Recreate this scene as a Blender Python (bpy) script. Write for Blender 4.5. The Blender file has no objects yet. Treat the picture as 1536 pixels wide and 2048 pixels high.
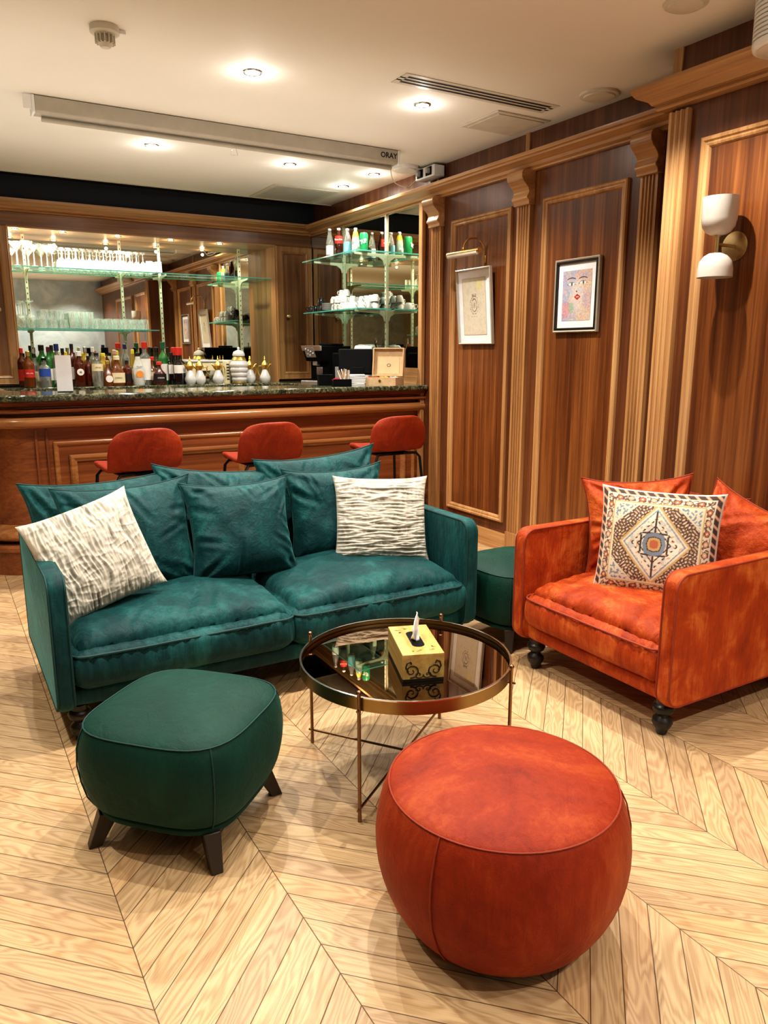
import bpy, bmesh, math, random
from mathutils import Vector, Matrix, noise
random.seed(7)
C = bpy.context.scene.collection
PI = math.pi
sin, cos, tan, R = math.sin, math.cos, math.tan, math.radians

# ------------------------------------------------------------------ materials
def nodes(name):
    m = bpy.data.materials.new(name); m.use_nodes = True
    nt = m.node_tree; b = nt.nodes['Principled BSDF']
    return m, nt, b
def setp(b, **k):
    for n, v in k.items():
        n = n.replace('_', ' ')
        if n in b.inputs:
            if isinstance(v, tuple) and len(v) == 3: v = (*v, 1)
            b.inputs[n].default_value = v
def N(nt, t, **k):
    n = nt.nodes.new(t)
    for a, v in k.items(): setattr(n, a, v)
    return n
def L(nt, a, b): nt.links.new(a, b)
def math_n(nt, op, a=None, b=None, c=None):
    n = N(nt, 'ShaderNodeMath', operation=op)
    for i, v in enumerate((a, b, c)):
        if v is None: continue
        if isinstance(v, (int, float)): n.inputs[i].default_value = v
        else: L(nt, v, n.inputs[i])
    return n.outputs[0]
def ramp(nt, fac, stops):
    r = N(nt, 'ShaderNodeValToRGB'); L(nt, fac, r.inputs[0])
    el = r.color_ramp.elements
    while len(el) < len(stops): el.new(.5)
    for e, (p, c) in zip(el, stops):
        e.position = p; e.color = (*c, 1) if len(c) == 3 else c
    return r.outputs[0]
def mapping(nt, scale=(1, 1, 1), rot=(0, 0, 0), src='Object'):
    tc = N(nt, 'ShaderNodeTexCoord'); mp = N(nt, 'ShaderNodeMapping')
    mp.inputs['Scale'].default_value = scale; mp.inputs['Rotation'].default_value = rot
    L(nt, tc.outputs[src], mp.inputs[0]); return mp.outputs[0]
def noise_n(nt, vec, scale=1, detail=4, rough=.5, dist=0):
    n = N(nt, 'ShaderNodeTexNoise'); n.inputs['Scale'].default_value = scale
    n.inputs['Detail'].default_value = detail; n.inputs['Roughness'].default_value = rough
    n.inputs['Distortion'].default_value = dist
    if vec is not None: L(nt, vec, n.inputs['Vector'])
    return n.outputs[0]
def bump(nt, b, h, strength=.3, dist=.01):
    n = N(nt, 'ShaderNodeBump'); n.inputs['Strength'].default_value = strength
    n.inputs['Distance'].default_value = dist
    L(nt, h, n.inputs['Height']); L(nt, n.outputs[0], b.inputs['Normal'])

def plain(name, col, rough=.5, metal=0, noise_amt=.06, nscale=12, **k):
    m, nt, b = nodes(name)
    setp(b, Roughness=rough, Metallic=metal, **k)
    f = noise_n(nt, mapping(nt), nscale, 3)
    c0 = tuple(max(0, x * (1 - noise_amt)) for x in col); c1 = tuple(min(1, x * (1 + noise_amt)) for x in col)
    L(nt, ramp(nt, f, [(.3, c0), (.7, c1)]), b.inputs['Base Color'])
    return m
def glassy(name, col, rough=.02, ior=1.45, trans=1.0, **k):
    m, nt, b = nodes(name)
    setp(b, Base_Color=col, Roughness=rough, IOR=ior, **k)
    b.inputs['Transmission Weight'].default_value = trans
    return m
def thinglass(name, tint, fac, col=(.9, .95, .93), rough=.05, glints=False):
    m, nt, b = nodes(name)
    setp(b, Base_Color=col, Roughness=rough); b.inputs['Coat Weight'].default_value = 1.0
    tr = N(nt, 'ShaderNodeBsdfTransparent'); tr.inputs[0].default_value = (*tint, 1)
    mx = N(nt, 'ShaderNodeMixShader')
    f = noise_n(nt, mapping(nt, (230, 230, 9) if glints else (30, 30, 30)), 1, 2)
    r = N(nt, 'ShaderNodeMapRange'); L(nt, f, r.inputs[0])
    if glints: r.inputs[1].default_value = .40; r.inputs[2].default_value = .66; r.inputs[3].default_value = .06; r.inputs[4].default_value = min(1, fac * 2.2)  # vertical highlights put into the mix as paler streaks
    else: r.inputs[3].default_value = fac * .85; r.inputs[4].default_value = fac * 1.15
    L(nt, r.outputs[0], mx.inputs[0]); L(nt, tr.outputs[0], mx.inputs[1]); L(nt, b.outputs[0], mx.inputs[2])
    L(nt, mx.outputs[0], nt.nodes['Material Output'].inputs['Surface'])
    return m
def emit(name, col, s):
    m, nt, b = nodes(name)
    setp(b, Base_Color=col); b.inputs['Emission Color'].default_value = (*col, 1)
    b.inputs['Emission Strength'].default_value = s
    return m
def wood(name, axis, dark, mid, light, rough=.32, ribbon=9, fine=70, coat=.25, contrast=1):
    m, nt, b = nodes(name)
    s1 = [ribbon] * 3; s1[axis] = .35
    s2 = [fine] * 3; s2[axis] = 1.6
    a = noise_n(nt, mapping(nt, tuple(s1)), 1, 5, .55, .6)
    f = noise_n(nt, mapping(nt, tuple(s2)), 1, 4, .65, .3)
    mix = math_n(nt, 'ADD', math_n(nt, 'MULTIPLY', a, .62), math_n(nt, 'MULTIPLY', f, .38))
    w = .13 / contrast
    L(nt, ramp(nt, mix, [(.5 - w, dark), (.5, mid), (.5 + w, light)]), b.inputs['Base Color'])
    setp(b, Roughness=rough); b.inputs['Coat Weight'].default_value = coat
    b.inputs['Coat Roughness'].default_value = .25
    bump(nt, b, f, .08, .002)
    return m
def velvet(name, dark, mid, light, sheen, scale=7, sh=.6, contrast=.17, wrk=.75):
    m, nt, b = nodes(name)
    v = mapping(nt)
    a = noise_n(nt, v, scale, 6, .60, .9)
    fs = noise_n(nt, mapping(nt, (60, 60, 9)), 1, 4, .7, .6)
    a = math_n(nt, 'ADD', math_n(nt, 'MULTIPLY', a, .72), math_n(nt, 'MULTIPLY', fs, .28))
    L(nt, ramp(nt, a, [(.5 - contrast, dark), (.5, mid), (.5 + contrast, light)]), b.inputs['Base Color'])
    setp(b, Roughness=.62)
    b.inputs['Sheen Weight'].default_value = sh; b.inputs['Sheen Roughness'].default_value = .38
    b.inputs['Sheen Tint'].default_value = (*sheen, 1)
    b.inputs['Specular IOR Level'].default_value = .25
    g = noise_n(nt, v, 420, 2)
    g2 = noise_n(nt, v, 13, 4, .6, .7)
    g3 = noise_n(nt, mapping(nt, (34, 34, 6)), 1, 3, .6, .9)
    hh = math_n(nt, 'ADD', math_n(nt, 'MULTIPLY', g, .10), math_n(nt, 'ADD', math_n(nt, 'MULTIPLY', g2, .8), math_n(nt, 'MULTIPLY', g3, wrk)))
    bump(nt, b, hh, .32, .02)
    return m
def vcol(name, rough=.6, attr='Col', **k):
    m, nt, b = nodes(name)
    a = N(nt, 'ShaderNodeAttribute', attribute_name=attr)
    L(nt, a.outputs['Color'], b.inputs['Base Color']); setp(b, Roughness=rough, **k)
    return m

def wset(pre, dark, mid, light, **k): return [wood(pre + '_' + 'xyz'[i], i, dark, mid, light, **k) for i in range(3)]
PANEL = wset('sapele_panel', (.085, .024, .007), (.165, .053, .014), (.27, .100, .028), ribbon=16, contrast=1.2)
PANELB = wset('golden_sapele', (.15, .060, .020), (.25, .11, .040), (.38, .19, .078), ribbon=12)
PANELV = wset('sapele_veneer', (.085, .028, .012), (.14, .048, .018), (.21, .080, .030), ribbon=18)
FRAME = wset('oak_moulding', (.30, .145, .055), (.46, .245, .100), (.62, .37, .175), fine=90)
BARW = wset('bar_cherry', (.15, .042, .014), (.25, .078, .025), (.36, .13, .045), ribbon=7)
RAILW = wset('bar_rail', (.25, .10, .032), (.38, .165, .058), (.50, .24, .09), rough=.22, coat=.6)

TEAL = velvet('teal_velvet', (.0009, .019, .023), (.0032, .046, .050), (.015, .118, .118), (.25, .70, .66), 4, .35, .18)
TEALD = velvet('dark_teal_velvet', (.0008, .022, .015), (.0018, .038, .026), (.005, .065, .045), (.08, .50, .38), 3, .12, .25, .12)
RUST = velvet('rust_velvet', (.22, .020, .003), (.38, .050, .006), (.60, .16, .035), (1, .50, .25), 5, .20)
RUSTP = velvet('rust_pouf_velvet', (.16, .010, .002), (.27, .026, .004), (.42, .080, .016), (1, .45, .2), 3.5, .12, .2, .12)
RUSTS = velvet('stool_velvet', (.18, .014, .004), (.27, .026, .006), (.38, .05, .010), (1, .35, .2), 4, .08, .17, .12)
PIPE_T = plain('teal_piping', (.004, .045, .045), .7)
PIPE_R = plain('rust_piping', (.26, .03, .008), .7)
BLACKW = plain('black_wood', (.012, .009, .007), .35)
DARKW = plain('dark_walnut', (.03, .018, .010), .4)
BLACKM = plain('black_metal', (.012, .012, .013), .4, .6)
BRONZE = plain('bronze_metal', (.28, .17, .10), .28, 1)
RIMM = plain('brushed_brass_rim', (.36, .26, .12), .34, 1)
BRASS = plain('polished_brass', (.75, .52, .20), .22, 1)
BRASSM = plain('satin_brass', (.62, .48, .26), .38, 1)
GOLD = plain('gold_paint', (.80, .56, .15), .28, .9)
CHROME = plain('chrome', (.8, .8, .8), .12, 1)
SILVER = plain('brushed_silver', (.55, .55, .53), .35, .8)
CREAMM = plain('cream_metal', (.72, .70, .52), .4, .2)
WHITEC = plain('white_ceramic', (.60, .595, .575), .15)
WHITEP = plain('white_plastic', (.78, .77, .74), .4)
OPAL = plain('opal_white_glass', (.60, .555, .51), .3)
PAPER = plain('white_paper', (.86, .86, .90), .8)
BLACKP = plain('black_plastic', (.004, .004, .005), .6)
BLACKP.node_tree.nodes['Principled BSDF'].inputs['Specular IOR Level'].default_value = .1
BLACKC = plain('black_ceramic', (.012, .012, .014), .1)
GREYP = plain('grey_plastic', (.30, .31, .30), .4)
CEILM = plain('painted_ceiling', (.78, .74, .66), .75, noise_amt=.03, nscale=1.2)
CREAMP = plain('cream_painted_metal', (.60, .55, .45), .5)
SCREENM = plain('taupe_painted_metal', (.42, .38, .31), .45)
NAVY = plain('dark_painted_recess', (.012, .014, .020), .6)
MDFL = plain('pale_wood', (.62, .43, .25), .5, noise_amt=.12, nscale=25)
MIRROR = plain('silvered_mirror', (.80, .78, .66), .015, 1, noise_amt=.02, nscale=2)
MIRROR2 = plain('bronzed_mirror_top', (.42, .31, .20), .02, 1, noise_amt=.02, nscale=2)
GLASSG = thinglass('green_edged_glass', (.82, .96, .92), .16, (.55, .80, .76), .02)
GLASSC = thinglass('clear_glass', (.97, .99, .98), .30, (.95, .97, .96), .08, True)
GLASSP = glassy('thin_clear_acrylic', (.98, .99, .98), .03, 1.35)
GLASSE = plain('glass_edge_green', (.10, .42, .34), .15, Emission_Color=(.2, .7, .55), Emission_Strength=.15)  # green edge glow put in as faint emission
LAMPW = emit('lamp_diode', (1, .95, .86), 80)
LAMPN = emit('niche_lamp_diode', (1, .90, .74), 60)

def floor_mat():
    m, nt, b = nodes('chevron_oak')
    tc = N(nt, 'ShaderNodeTexCoord'); sp = N(nt, 'ShaderNodeSeparateXYZ'); L(nt, tc.outputs['Object'], sp.inputs[0])
    X, Y = sp.outputs[0], sp.outputs[1]
    W, P = .377, .0975
    q = math_n(nt, 'DIVIDE', math_n(nt, 'SUBTRACT', X, .262), W)
    strip = math_n(nt, 'FLOOR', q); fr = math_n(nt, 'FRACT', q)
    par = math_n(nt, 'FLOORED_MODULO', strip, 2)            # 0: rising, 1: falling
    tri = math_n(nt, 'ABSOLUTE', math_n(nt, 'SUBTRACT', fr, par))
    y2 = math_n(nt, 'SUBTRACT', math_n(nt, 'SUBTRACT', Y, 1.385), math_n(nt, 'MULTIPLY', tri, W))
    k = math_n(nt, 'DIVIDE', y2, P)
    idx = math_n(nt, 'FLOOR', k); kf = math_n(nt, 'FRACT', k)
    # joints
    e1 = math_n(nt, 'MULTIPLY', math_n(nt, 'MINIMUM', kf, math_n(nt, 'SUBTRACT', 1, kf)), P * .7)
    e2 = math_n(nt, 'MULTIPLY', math_n(nt, 'MINIMUM', fr, math_n(nt, 'SUBTRACT', 1, fr)), W)
    e = math_n(nt, 'MINIMUM', e1, e2)
    joint = N(nt, 'ShaderNodeMapRange'); L(nt, e, joint.inputs[0])
    joint.inputs[1].default_value = .0003; joint.inputs[2].default_value = .0018
    # per plank random
    cb = N(nt, 'ShaderNodeCombineXYZ'); L(nt, strip, cb.inputs[0]); L(nt, idx, cb.inputs[1])
    wn = N(nt, 'ShaderNodeTexWhiteNoise', noise_dimensions='3D'); L(nt, cb.outputs[0], wn.inputs['Vector'])
    rnd = wn.outputs['Value']
    # grain: along plank = x, across = kf
    cg = N(nt, 'ShaderNodeCombineXYZ')
    L(nt, math_n(nt, 'ADD', math_n(nt, 'MULTIPLY', X, 1.414 * 2.2), math_n(nt, 'MULTIPLY', rnd, 37)), cg.inputs[0])
    L(nt, math_n(nt, 'MULTIPLY', math_n(nt, 'ADD', k, math_n(nt, 'MULTIPLY', rnd, 11)), .9), cg.inputs[1])
    L(nt, math_n(nt, 'MULTIPLY', rnd, 50), cg.inputs[2])
    big = noise_n(nt, cg.outputs[0], 1.1, 2, .4, .35)
    rings = math_n(nt, 'SINE', math_n(nt, 'MULTIPLY', big, 95))
    rings = math_n(nt, 'MULTIPLY_ADD', rings, .5, .5)
    cf = N(nt, 'ShaderNodeCombineXYZ')
    L(nt, math_n(nt, 'MULTIPLY', X, 9), cf.inputs[0]); L(nt, math_n(nt, 'MULTIPLY', k, 26), cf.inputs[1]); L(nt, math_n(nt, 'MULTIPLY', rnd, 20), cf.inputs[2])
    fine = noise_n(nt, cf.outputs[0], 1, 4, .6)
    g = math_n(nt, 'ADD', math_n(nt, 'MULTIPLY', rings, .32), math_n(nt, 'MULTIPLY', fine, .70))
    col = ramp(nt, g, [(.12, (.66, .505, .33)), (.45, (.57, .41, .25)), (.85, (.37, .24, .13))])
    tint = ramp(nt, rnd, [(0, (.80, .74, .70)), (.35, (.98, .93, .84)), (.7, (1.0, .96, .88)), (1, (1, .86, .72))])
    mx = N(nt, 'ShaderNodeMix', data_type='RGBA', blend_type='MULTIPLY'); mx.inputs[0].default_value = 1
    L(nt, col, mx.inputs[6]); L(nt, tint, mx.inputs[7])
    m2 = N(nt, 'ShaderNodeMix', data_type='RGBA'); L(nt, joint.outputs[0], m2.inputs[0])
    m2.inputs[6].default_value = (.07, .035, .015, 1); L(nt, mx.outputs[2], m2.inputs[7])
    L(nt, m2.outputs[2], b.inputs['Base Color'])
    setp(b, Roughness=.42); b.inputs['Specular IOR Level'].default_value = .4
    bump(nt, b, math_n(nt, 'ADD', joint.outputs[0], math_n(nt, 'MULTIPLY', g, .12)), .35, .002)
    return m
def granite_mat():
    m, nt, b = nodes('green_granite')
    v = mapping(nt)
    a = noise_n(nt, v, 38, 6, .75, 1.2)
    L(nt, ramp(nt, a, [(.36, (.006, .010, .006)), (.48, (.045, .055, .030)), (.58, (.17, .17, .11)), (.70, (.42, .40, .28))]), b.inputs['Base Color'])
    setp(b, Roughness=.08)
    return m
def plaster(name, c0, c1):
    m, nt, b = nodes(name)
    a = noise_n(nt, mapping(nt), 2.6, 7, .65, 1.0)
    L(nt, ramp(nt, a, [(.38, c0), (.62, c1)]), b.inputs['Base Color']); setp(b, Roughness=.8)
    return m
FLOOR = floor_mat(); GRANITE = granite_mat()
BLUEWALL = plaster('mottled_blue_plaster', (.42, .53, .64), (.62, .73, .82))
BEIGEWALL = plaster('beige_plaster', (.42, .37, .26), (.52, .47, .35))

# ------------------------------------------------------------------ mesh builder
class MB:
    def __init__(s): s.v = []; s.f = []; s.m = []; s.cur = 0; s.T = None
    def V(s, p):
        p = Vector(p)
        if s.T is not None: p = s.T @ p
        s.v.append(p); return len(s.v) - 1
    def F(s, idx): s.f.append(tuple(idx)); s.m.append(s.cur)
    def box(s, x0, x1, y0, y1, z0, z1):
        i = [s.V((x, y, z)) for z in (z0, z1) for y in (y0, y1) for x in (x0, x1)]
        for q in ((0, 2, 3, 1), (4, 5, 7, 6), (0, 1, 5, 4), (2, 6, 7, 3), (0, 4, 6, 2), (1, 3, 7, 5)): s.F([i[k] for k in q])
        return s
    def prism(s, poly, axis, a0, a1):
        # poly: 2D points in the plane of the two other axes (in xyz order), extruded from a0 to a1
        n = len(poly); rings = []
        for a in (a0, a1):
            r = []
            for (p, q) in poly:
                c = [p, q]; c.insert(axis, a); r.append(s.V(c))
            rings.append(r)
        for i in range(n):
            j = (i + 1) % n
            s.F((rings[0][i], rings[0][j], rings[1][j], rings[1][i]))
        s.F(rings[0][::-1]); s.F(rings[1]); return s
    def lathe(s, prof, seg=24, c=(0, 0, 0), cap=True, a0=0, a1=2 * PI, sx=1, sy=1):
        full = abs(a1 - a0 - 2 * PI) < 1e-6; rings = []
        nn = seg if full else seg + 1
        for (r, z) in prof:
            if r < 1e-6: rings.append([s.V((c[0], c[1], c[2] + z))] * nn); continue
            rings.append([s.V((c[0] + r * sx * cos(a0 + (a1 - a0) * k / seg), c[1] + r * sy * sin(a0 + (a1 - a0) * k / seg), c[2] + z)) for k in range(nn)])
        for a, b in zip(rings, rings[1:]):
            for k in range(seg):
                k2 = (k + 1) % nn
                q = [a[k], a[k2], b[k2], b[k]]
                q2 = []
                for t in q:
                    if t not in q2: q2.append(t)
                if len(q2) > 2: s.F(q2)
        if cap and full:
            if prof[0][0] > 1e-6: s.F(rings[0][::-1])
            if prof[-1][0] > 1e-6: s.F(rings[-1])
        return s
    def tube(s, pts, r, seg=8, closed=False, radii=None):
        pts = [Vector(p) for p in pts]; n = len(pts); rings = []
        up = None
        for i in range(n):
            if closed: t = pts[(i + 1) % n] - pts[i - 1]
            else: t = pts[min(i + 1, n - 1)] - pts[max(i - 1, 0)]
            if t.length < 1e-9: t = Vector((0, 0, 1))
            t.normalize()
            if up is None:
                up = Vector((0, 0, 1)) if abs(t.z) < .9 else Vector((1, 0, 0))
            a = up - t * up.dot(t)
            if a.length < 1e-5: a = t.orthogonal()
            a.normalize(); up = a; b = t.cross(a)
            rr = radii[i] if radii else r
            rings.append([s.V(pts[i] + a * (rr * cos(2 * PI * k / seg)) + b * (rr * sin(2 * PI * k / seg))) for k in range(seg)])
        m = n if closed else n - 1
        for i in range(m):
            a, b = rings[i], rings[(i + 1) % n]
            for k in range(seg): s.F((a[k], a[(k + 1) % seg], b[(k + 1) % seg], b[k]))
        if not closed: s.F(rings[0][::-1]); s.F(rings[-1])
        return s
    def grid(s, fn, nu, nv, flip=False):
        g = [[s.V(fn(i / nu, j / nv)) for j in range(nv + 1)] for i in range(nu + 1)]
        for i in range(nu):
            for j in range(nv):
                q = (g[i][j], g[i + 1][j], g[i + 1][j + 1], g[i][j + 1])
                s.F(q[::-1] if flip else q)
        return g
    def sphere(s, c, r, seg=16, rings=10, sz=1):
        return s.lathe([(r * sin(PI * k / rings), -r * sz * cos(PI * k / rings)) for k in range(rings + 1)], seg, c)

def tag(o, label=None, cat=None, group=None, kind=None):
    if label: o['label'] = label
    if cat: o['category'] = cat
    if group: o['group'] = group
    if kind: o['kind'] = kind
    return o
def obj(name, mb, mats, parent=None, bevel=0, smooth=35, sub=0, merge=False, bseg=2, weld=None):
    me = bpy.data.meshes.new(name)
    me.from_pydata([tuple(v) for v in mb.v], [], mb.f)
    if not isinstance(mats, (list, tuple)): mats = [mats]
    for m in mats: me.materials.append(m)
    if len(mats) > 1: me.polygons.foreach_set('material_index', mb.m)
    bm = bmesh.new(); bm.from_mesh(me)
    if merge: bmesh.ops.remove_doubles(bm, verts=bm.verts, dist=weld or 1e-5)
    bmesh.ops.recalc_face_normals(bm, faces=bm.faces)
    bm.to_mesh(me); bm.free()
    if smooth:
        me.polygons.foreach_set('use_smooth', [True] * len(me.polygons))
        me.set_sharp_from_angle(angle=R(smooth))
    me.update()
    o = bpy.data.objects.new(name, me); C.objects.link(o)
    if parent: o.parent = parent
    if bevel:
        b = o.modifiers.new('bevel', 'BEVEL'); b.width = bevel; b.segments = bseg; b.limit_method = 'ANGLE'; b.angle_limit = R(40)
        b.harden_normals = False
    if sub:
        s = o.modifiers.new('sub', 'SUBSURF'); s.levels = sub; s.render_levels = sub
    return o
def thing(name, label, cat, loc=(0, 0, 0), rz=0, group=None):
    o = bpy.data.objects.new(name, None); C.objects.link(o)
    o.empty_display_size = .1
    o.location = loc; o.rotation_euler = (0, 0, rz)
    return tag(o, label, cat, group)
def one(name, mb, mats, label, cat, loc=(0, 0, 0), rz=0, group=None, **k):
    o = obj(name, mb, mats, **k); o.location = loc; o.rotation_euler = (0, 0, rz)
    return tag(o, label, cat, group)
def struct(name, mb, mats, parent=None, **k):
    o = obj(name, mb, mats, parent, **k)
    if parent is None: o['kind'] = 'structure'
    return o
def dup(root, loc, rz=None, label=None, group=None, scale=None):
    r = root.copy(); C.objects.link(r); r.location = loc
    if rz is not None: r.rotation_euler = (0, 0, rz)
    if label: r['label'] = label
    if group: r['group'] = group
    if scale: r.scale = scale
    for ch in list(root.children):
        c = ch.copy(); C.objects.link(c); c.parent = r
        for g in list(ch.children):
            d = g.copy(); C.objects.link(d); d.parent = c
    return r
def text(name, s, size, mat, parent, loc, rot=(0, 0, 0), depth=.0004, sx=1, bold=0):
    cu = bpy.data.curves.new(name, 'FONT'); cu.body = s; cu.size = size; cu.align_x = 'CENTER'; cu.align_y = 'CENTER'
    cu.extrude = depth; cu.resolution_u = 2; cu.offset = bold
    o = bpy.data.objects.new(name, cu); C.objects.link(o)
    dg = bpy.context.evaluated_depsgraph_get()
    me = bpy.data.meshes.new_from_object(o.evaluated_get(dg))
    bpy.data.objects.remove(o); bpy.data.curves.remove(cu)
    me.materials.clear(); me.materials.append(mat)
    q = bpy.data.objects.new(name, me); C.objects.link(q); q.parent = parent
    q.location = loc; q.rotation_euler = rot; q.scale = (sx, 1, 1)
    return q
# ------------------------------------------------------------------ room shell
XW, XN = 3.27, 2.96          # far and near planes of the right wall
YB, YM = 6.90, 7.25          # cabinet fronts, niche mirror
ZC = 2.63
struct('floor', MB().box(-3.2, 3.6, -1.2, 7.5, -.05, 0), FLOOR)
struct('ceiling', MB().box(-3.2, 3.6, -1.3, 6.50, ZC, 2.72), CEILM)
struct('trim_1', MB().box(-3.2, 3.6, 6.49, 6.50, ZC - .006, ZC + .03), CREAMP)     # light lip at the ceiling's edge
struct('ceiling_recess', MB().box(-3.2, 3.6, 6.50, 7.5, 2.68, 2.76), NAVY)
struct('wall_left', MB().box(-3.3, -3.2, -1.2, 7.5, 0, 2.76), BEIGEWALL)
wf = struct('wall_front', MB().box(-3.2, 3.6, -1.25, -1.1, 0, 2.76), BLUEWALL)
w = MB(); w.box(-3.2, 3.6, 7.30, 7.5, 0, 2.76)
struct('wall_back', w, PANELB[2])
# right wall: far part and the near part standing 31 cm further into the room
struct('wall_right', MB().box(XW, 3.6, 2.5, 7.5, 0, 2.76), PANELV[2])
struct('wall_right_near', MB().box(XN, 3.6, -1.2, 2.5, 0, 2.76), PANELV[2])
# dark frieze above the cornice over the bar
struct('trim_2', MB().box(-3.2, XW, 6.88, 7.30, 2.50, 2.68), NAVY)

def frame_moulding(mb, y0, y1, z0, z1, xw, prof, axis='y', sgn=-1):
    """mitred frame on a wall; prof = (inset, height) pairs; wall plane x=xw (axis y) or y=xw (axis x)"""
    loops = []
    for (ins, h) in prof:
        c = [(y0 + ins, z0 + ins), (y1 - ins, z0 + ins), (y1 - ins, z1 - ins), (y0 + ins, z1 - ins)]
        loops.append([mb.V((xw + sgn * h, a, b) if axis == 'y' else (a, xw + sgn * h, b)) for a, b in c])
    for A, B in zip(loops, loops[1:]):
        for k in range(4):
            mb.F((A[k], A[(k + 1) % 4], B[(k + 1) % 4], B[k]))
PR = [(0, 0), (0, .018), (.008, .024), (.016, .022), (.022, .014), (.030, .017), (.038, .013), (.044, .002), (.048, 0)]
n_t = 3
for (xw, y0, y1, z0, z1) in ((XW, 3.945, 4.595, .196, 2.232), (XW, 3.005, 3.655, .196, 2.232), (XN, 1.655, 2.325, .196, 2.232), (XN, .2, 1.4, .196, 2.232)):
    m = MB(); frame_moulding(m, y0, y1, z0, z1, xw, PR)
    struct('trim_%d' % n_t, m, FRAME[2], merge=True, smooth=30); n_t += 1
    m = MB().box(xw - .004, xw, y0 + .046, y1 - .046, z0 + .046, z1 - .046)
    struct('trim_%d' % n_t, m, PANEL[2]); n_t += 1
# baseboards
struct('baseboard_right', MB().prism([(XW, 0), (XW - .02, 0), (XW - .02, .10), (XW - .012, .12), (XW, .12)], 1, 2.5, 5.0), FRAME[1])
struct('baseboard_near', MB().prism([(XN, 0), (XN - .02, 0), (XN - .02, .10), (XN - .012, .12), (XN, .12)], 1, -1.2, 2.5), FRAME[1])

def pilaster(y0, y1, xw, z0, z1, flutes=4, depth=.028, plinth=True):
    w_ = y1 - y0; pts = [(xw, y0), (xw - depth, y0)]
    mg = w_ * .14; fw = (w_ - 2 * mg) / (flutes * 1.5 - .5)
    for k in range(flutes):
        a = y0 + mg + k * fw * 1.5
        pts.append((xw - depth, a))
        for t in range(1, 6):
            th = PI * t / 6
            pts.append((xw - depth + .012 * sin(th), a + fw * (1 - cos(th)) / 2))
        pts.append((xw - depth, a + fw))
    pts += [(xw - depth, y1), (xw, y1)]
    m = MB().prism(pts, 2, z0, z1)
    if plinth: m.box(xw - depth - .008, xw, y0 - .006, y1 + .006, 0, z0)
    return m
def corbel(y0, y1, xw, ztop):
    out = []
    prof = [(0, 0), (-.092, 0), (-.104, -.010), (-.110, -.028), (-.108, -.050), (-.094, -.072), (-.074, -.088), (-.058, -.104), (-.050, -.122),
            (-.056, -.140), (-.066, -.152), (-.066, -.164), (-.052, -.172), (-.048, -.180), (-.048, -.196), (0, -.196)]
    for x, z in prof: out.append((xw + x, ztop + z))
    return MB().prism(out, 1, y0 - .012, y1 + .012)
for (a, b) in ((4.710, 4.825), (3.757, 3.876), (2.800, 2.912)):
    p = struct('trim_%d' % n_t, pilaster(a, b, XW, .15, 2.235), FRAME[2], smooth=25); n_t += 1
    obj('corbel', corbel(a, b, XW, 2.41), FRAME[1], p, bevel=.003, smooth=40)
struct('trim_%d' % n_t, pilaster(2.395, 2.495, XN, .15, 2.37, 3), FRAME[2], smooth=25); n_t += 1
struct('trim_%d' % n_t, MB().box(XW - .035, XW, 4.935, 4.985, 0, 2.42), FRAME[2], bevel=.006); n_t += 1     # end post of the bar mirror
struct('trim_%d' % n_t, MB().box(XW - .012, XW, 3.80, 3.835, 2.53, ZC), FRAME[2]); n_t += 1                # frieze stile
struct('trim_%d' % n_t, MB().box(XW - .012, XW, 4.76, 4.79, 2.53, ZC), FRAME[2]); n_t += 1
# cornices: classical profile (out from wall, height)
CP = [(0, 0), (.030, 0), (.034, .010), (.030, .020), (.044, .026), (.052, .045), (.075, .062), (.098, .070), (.104, .082), (.118, .088), (.122, .104), (.122, .112), (0, .112)]
CP = [(a, b * .76) for a, b in CP]
m = MB().prism([(XW - a, 2.405 + b) for a, b in CP], 1, 2.5, 6.9)
struct('trim_%d' % n_t, m, FRAME[1], smooth=30); n_t += 1
m = MB().prism([(YB - a, 2.412 + b) for a, b in CP], 0, -1.5, XW - .02)
struct('trim_%d' % n_t, m, FRAME[0], smooth=30); n_t += 1
CB = [(0, 0), (.06, 0), (.07, .012), (.064, .026), (.085, .034), (.10, .055), (.135, .072), (.15, .08), (.165, .10), (.175, .115), (.175, .135), (0, .135)]
CB = [(a * .76, b * .72) for a, b in CB]
m = MB()
loops = []
for a, b in CB: loops.append([m.V((XN - a, -1.15, 2.385 + b)), m.V((XN - a, 2.5 + a, 2.385 + b)), m.V((XW, 2.5 + a, 2.385 + b))])
for A, B in zip(loops, loops[1:]):
    m.F((A[0], A[1], B[1], B[0])); m.F((A[1], A[2], B[2], B[1]))
struct('trim_%d' % n_t, m, FRAME[1], smooth=30); n_t += 1
struct('trim_%d' % n_t, MB().box(XN - .008, XN, 2.46, 2.508, 2.48, ZC), FRAME[2]); n_t += 1

# ------------------------------------------------------------------ back wall: niche, cabinets
NX0, NX1, NZ0, NZ1 = .64, 2.88, 1.06, 2.31
m = MB(); m.box(-1.5, XW, YB, 7.30, NZ1, 2.50)
struct('trim_%d' % n_t, m, PANELB[0]); n_t += 1
m = MB(); m.box(NX1, NX1 + .012, YB + .002, YM, NZ0, NZ1); m.box(NX0 - .012, NX0, YB + .002, YM, NZ0, NZ1)
struct('trim_%d' % n_t, m, FRAME[2]); n_t += 1
m = MB(); m.box(NX0, NX1, YB + .002, YM, NZ1 - .012, NZ1)
struct('trim_%d' % n_t, m, FRAME[0]); n_t += 1
one('niche_mirror', MB().box(NX0, NX1, YM, YM + .008, NZ0, NZ1 - .012), MIRROR, 'wide wall mirror lining the back of the bottle niche behind the bar', 'mirror')
one('wall_mirror', MB().box(XW - .008, XW, 4.985, 6.89, 1.215, 2.425), MIRROR, 'mirror panel on the right wall behind the corner glass shelves', 'mirror')
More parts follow.
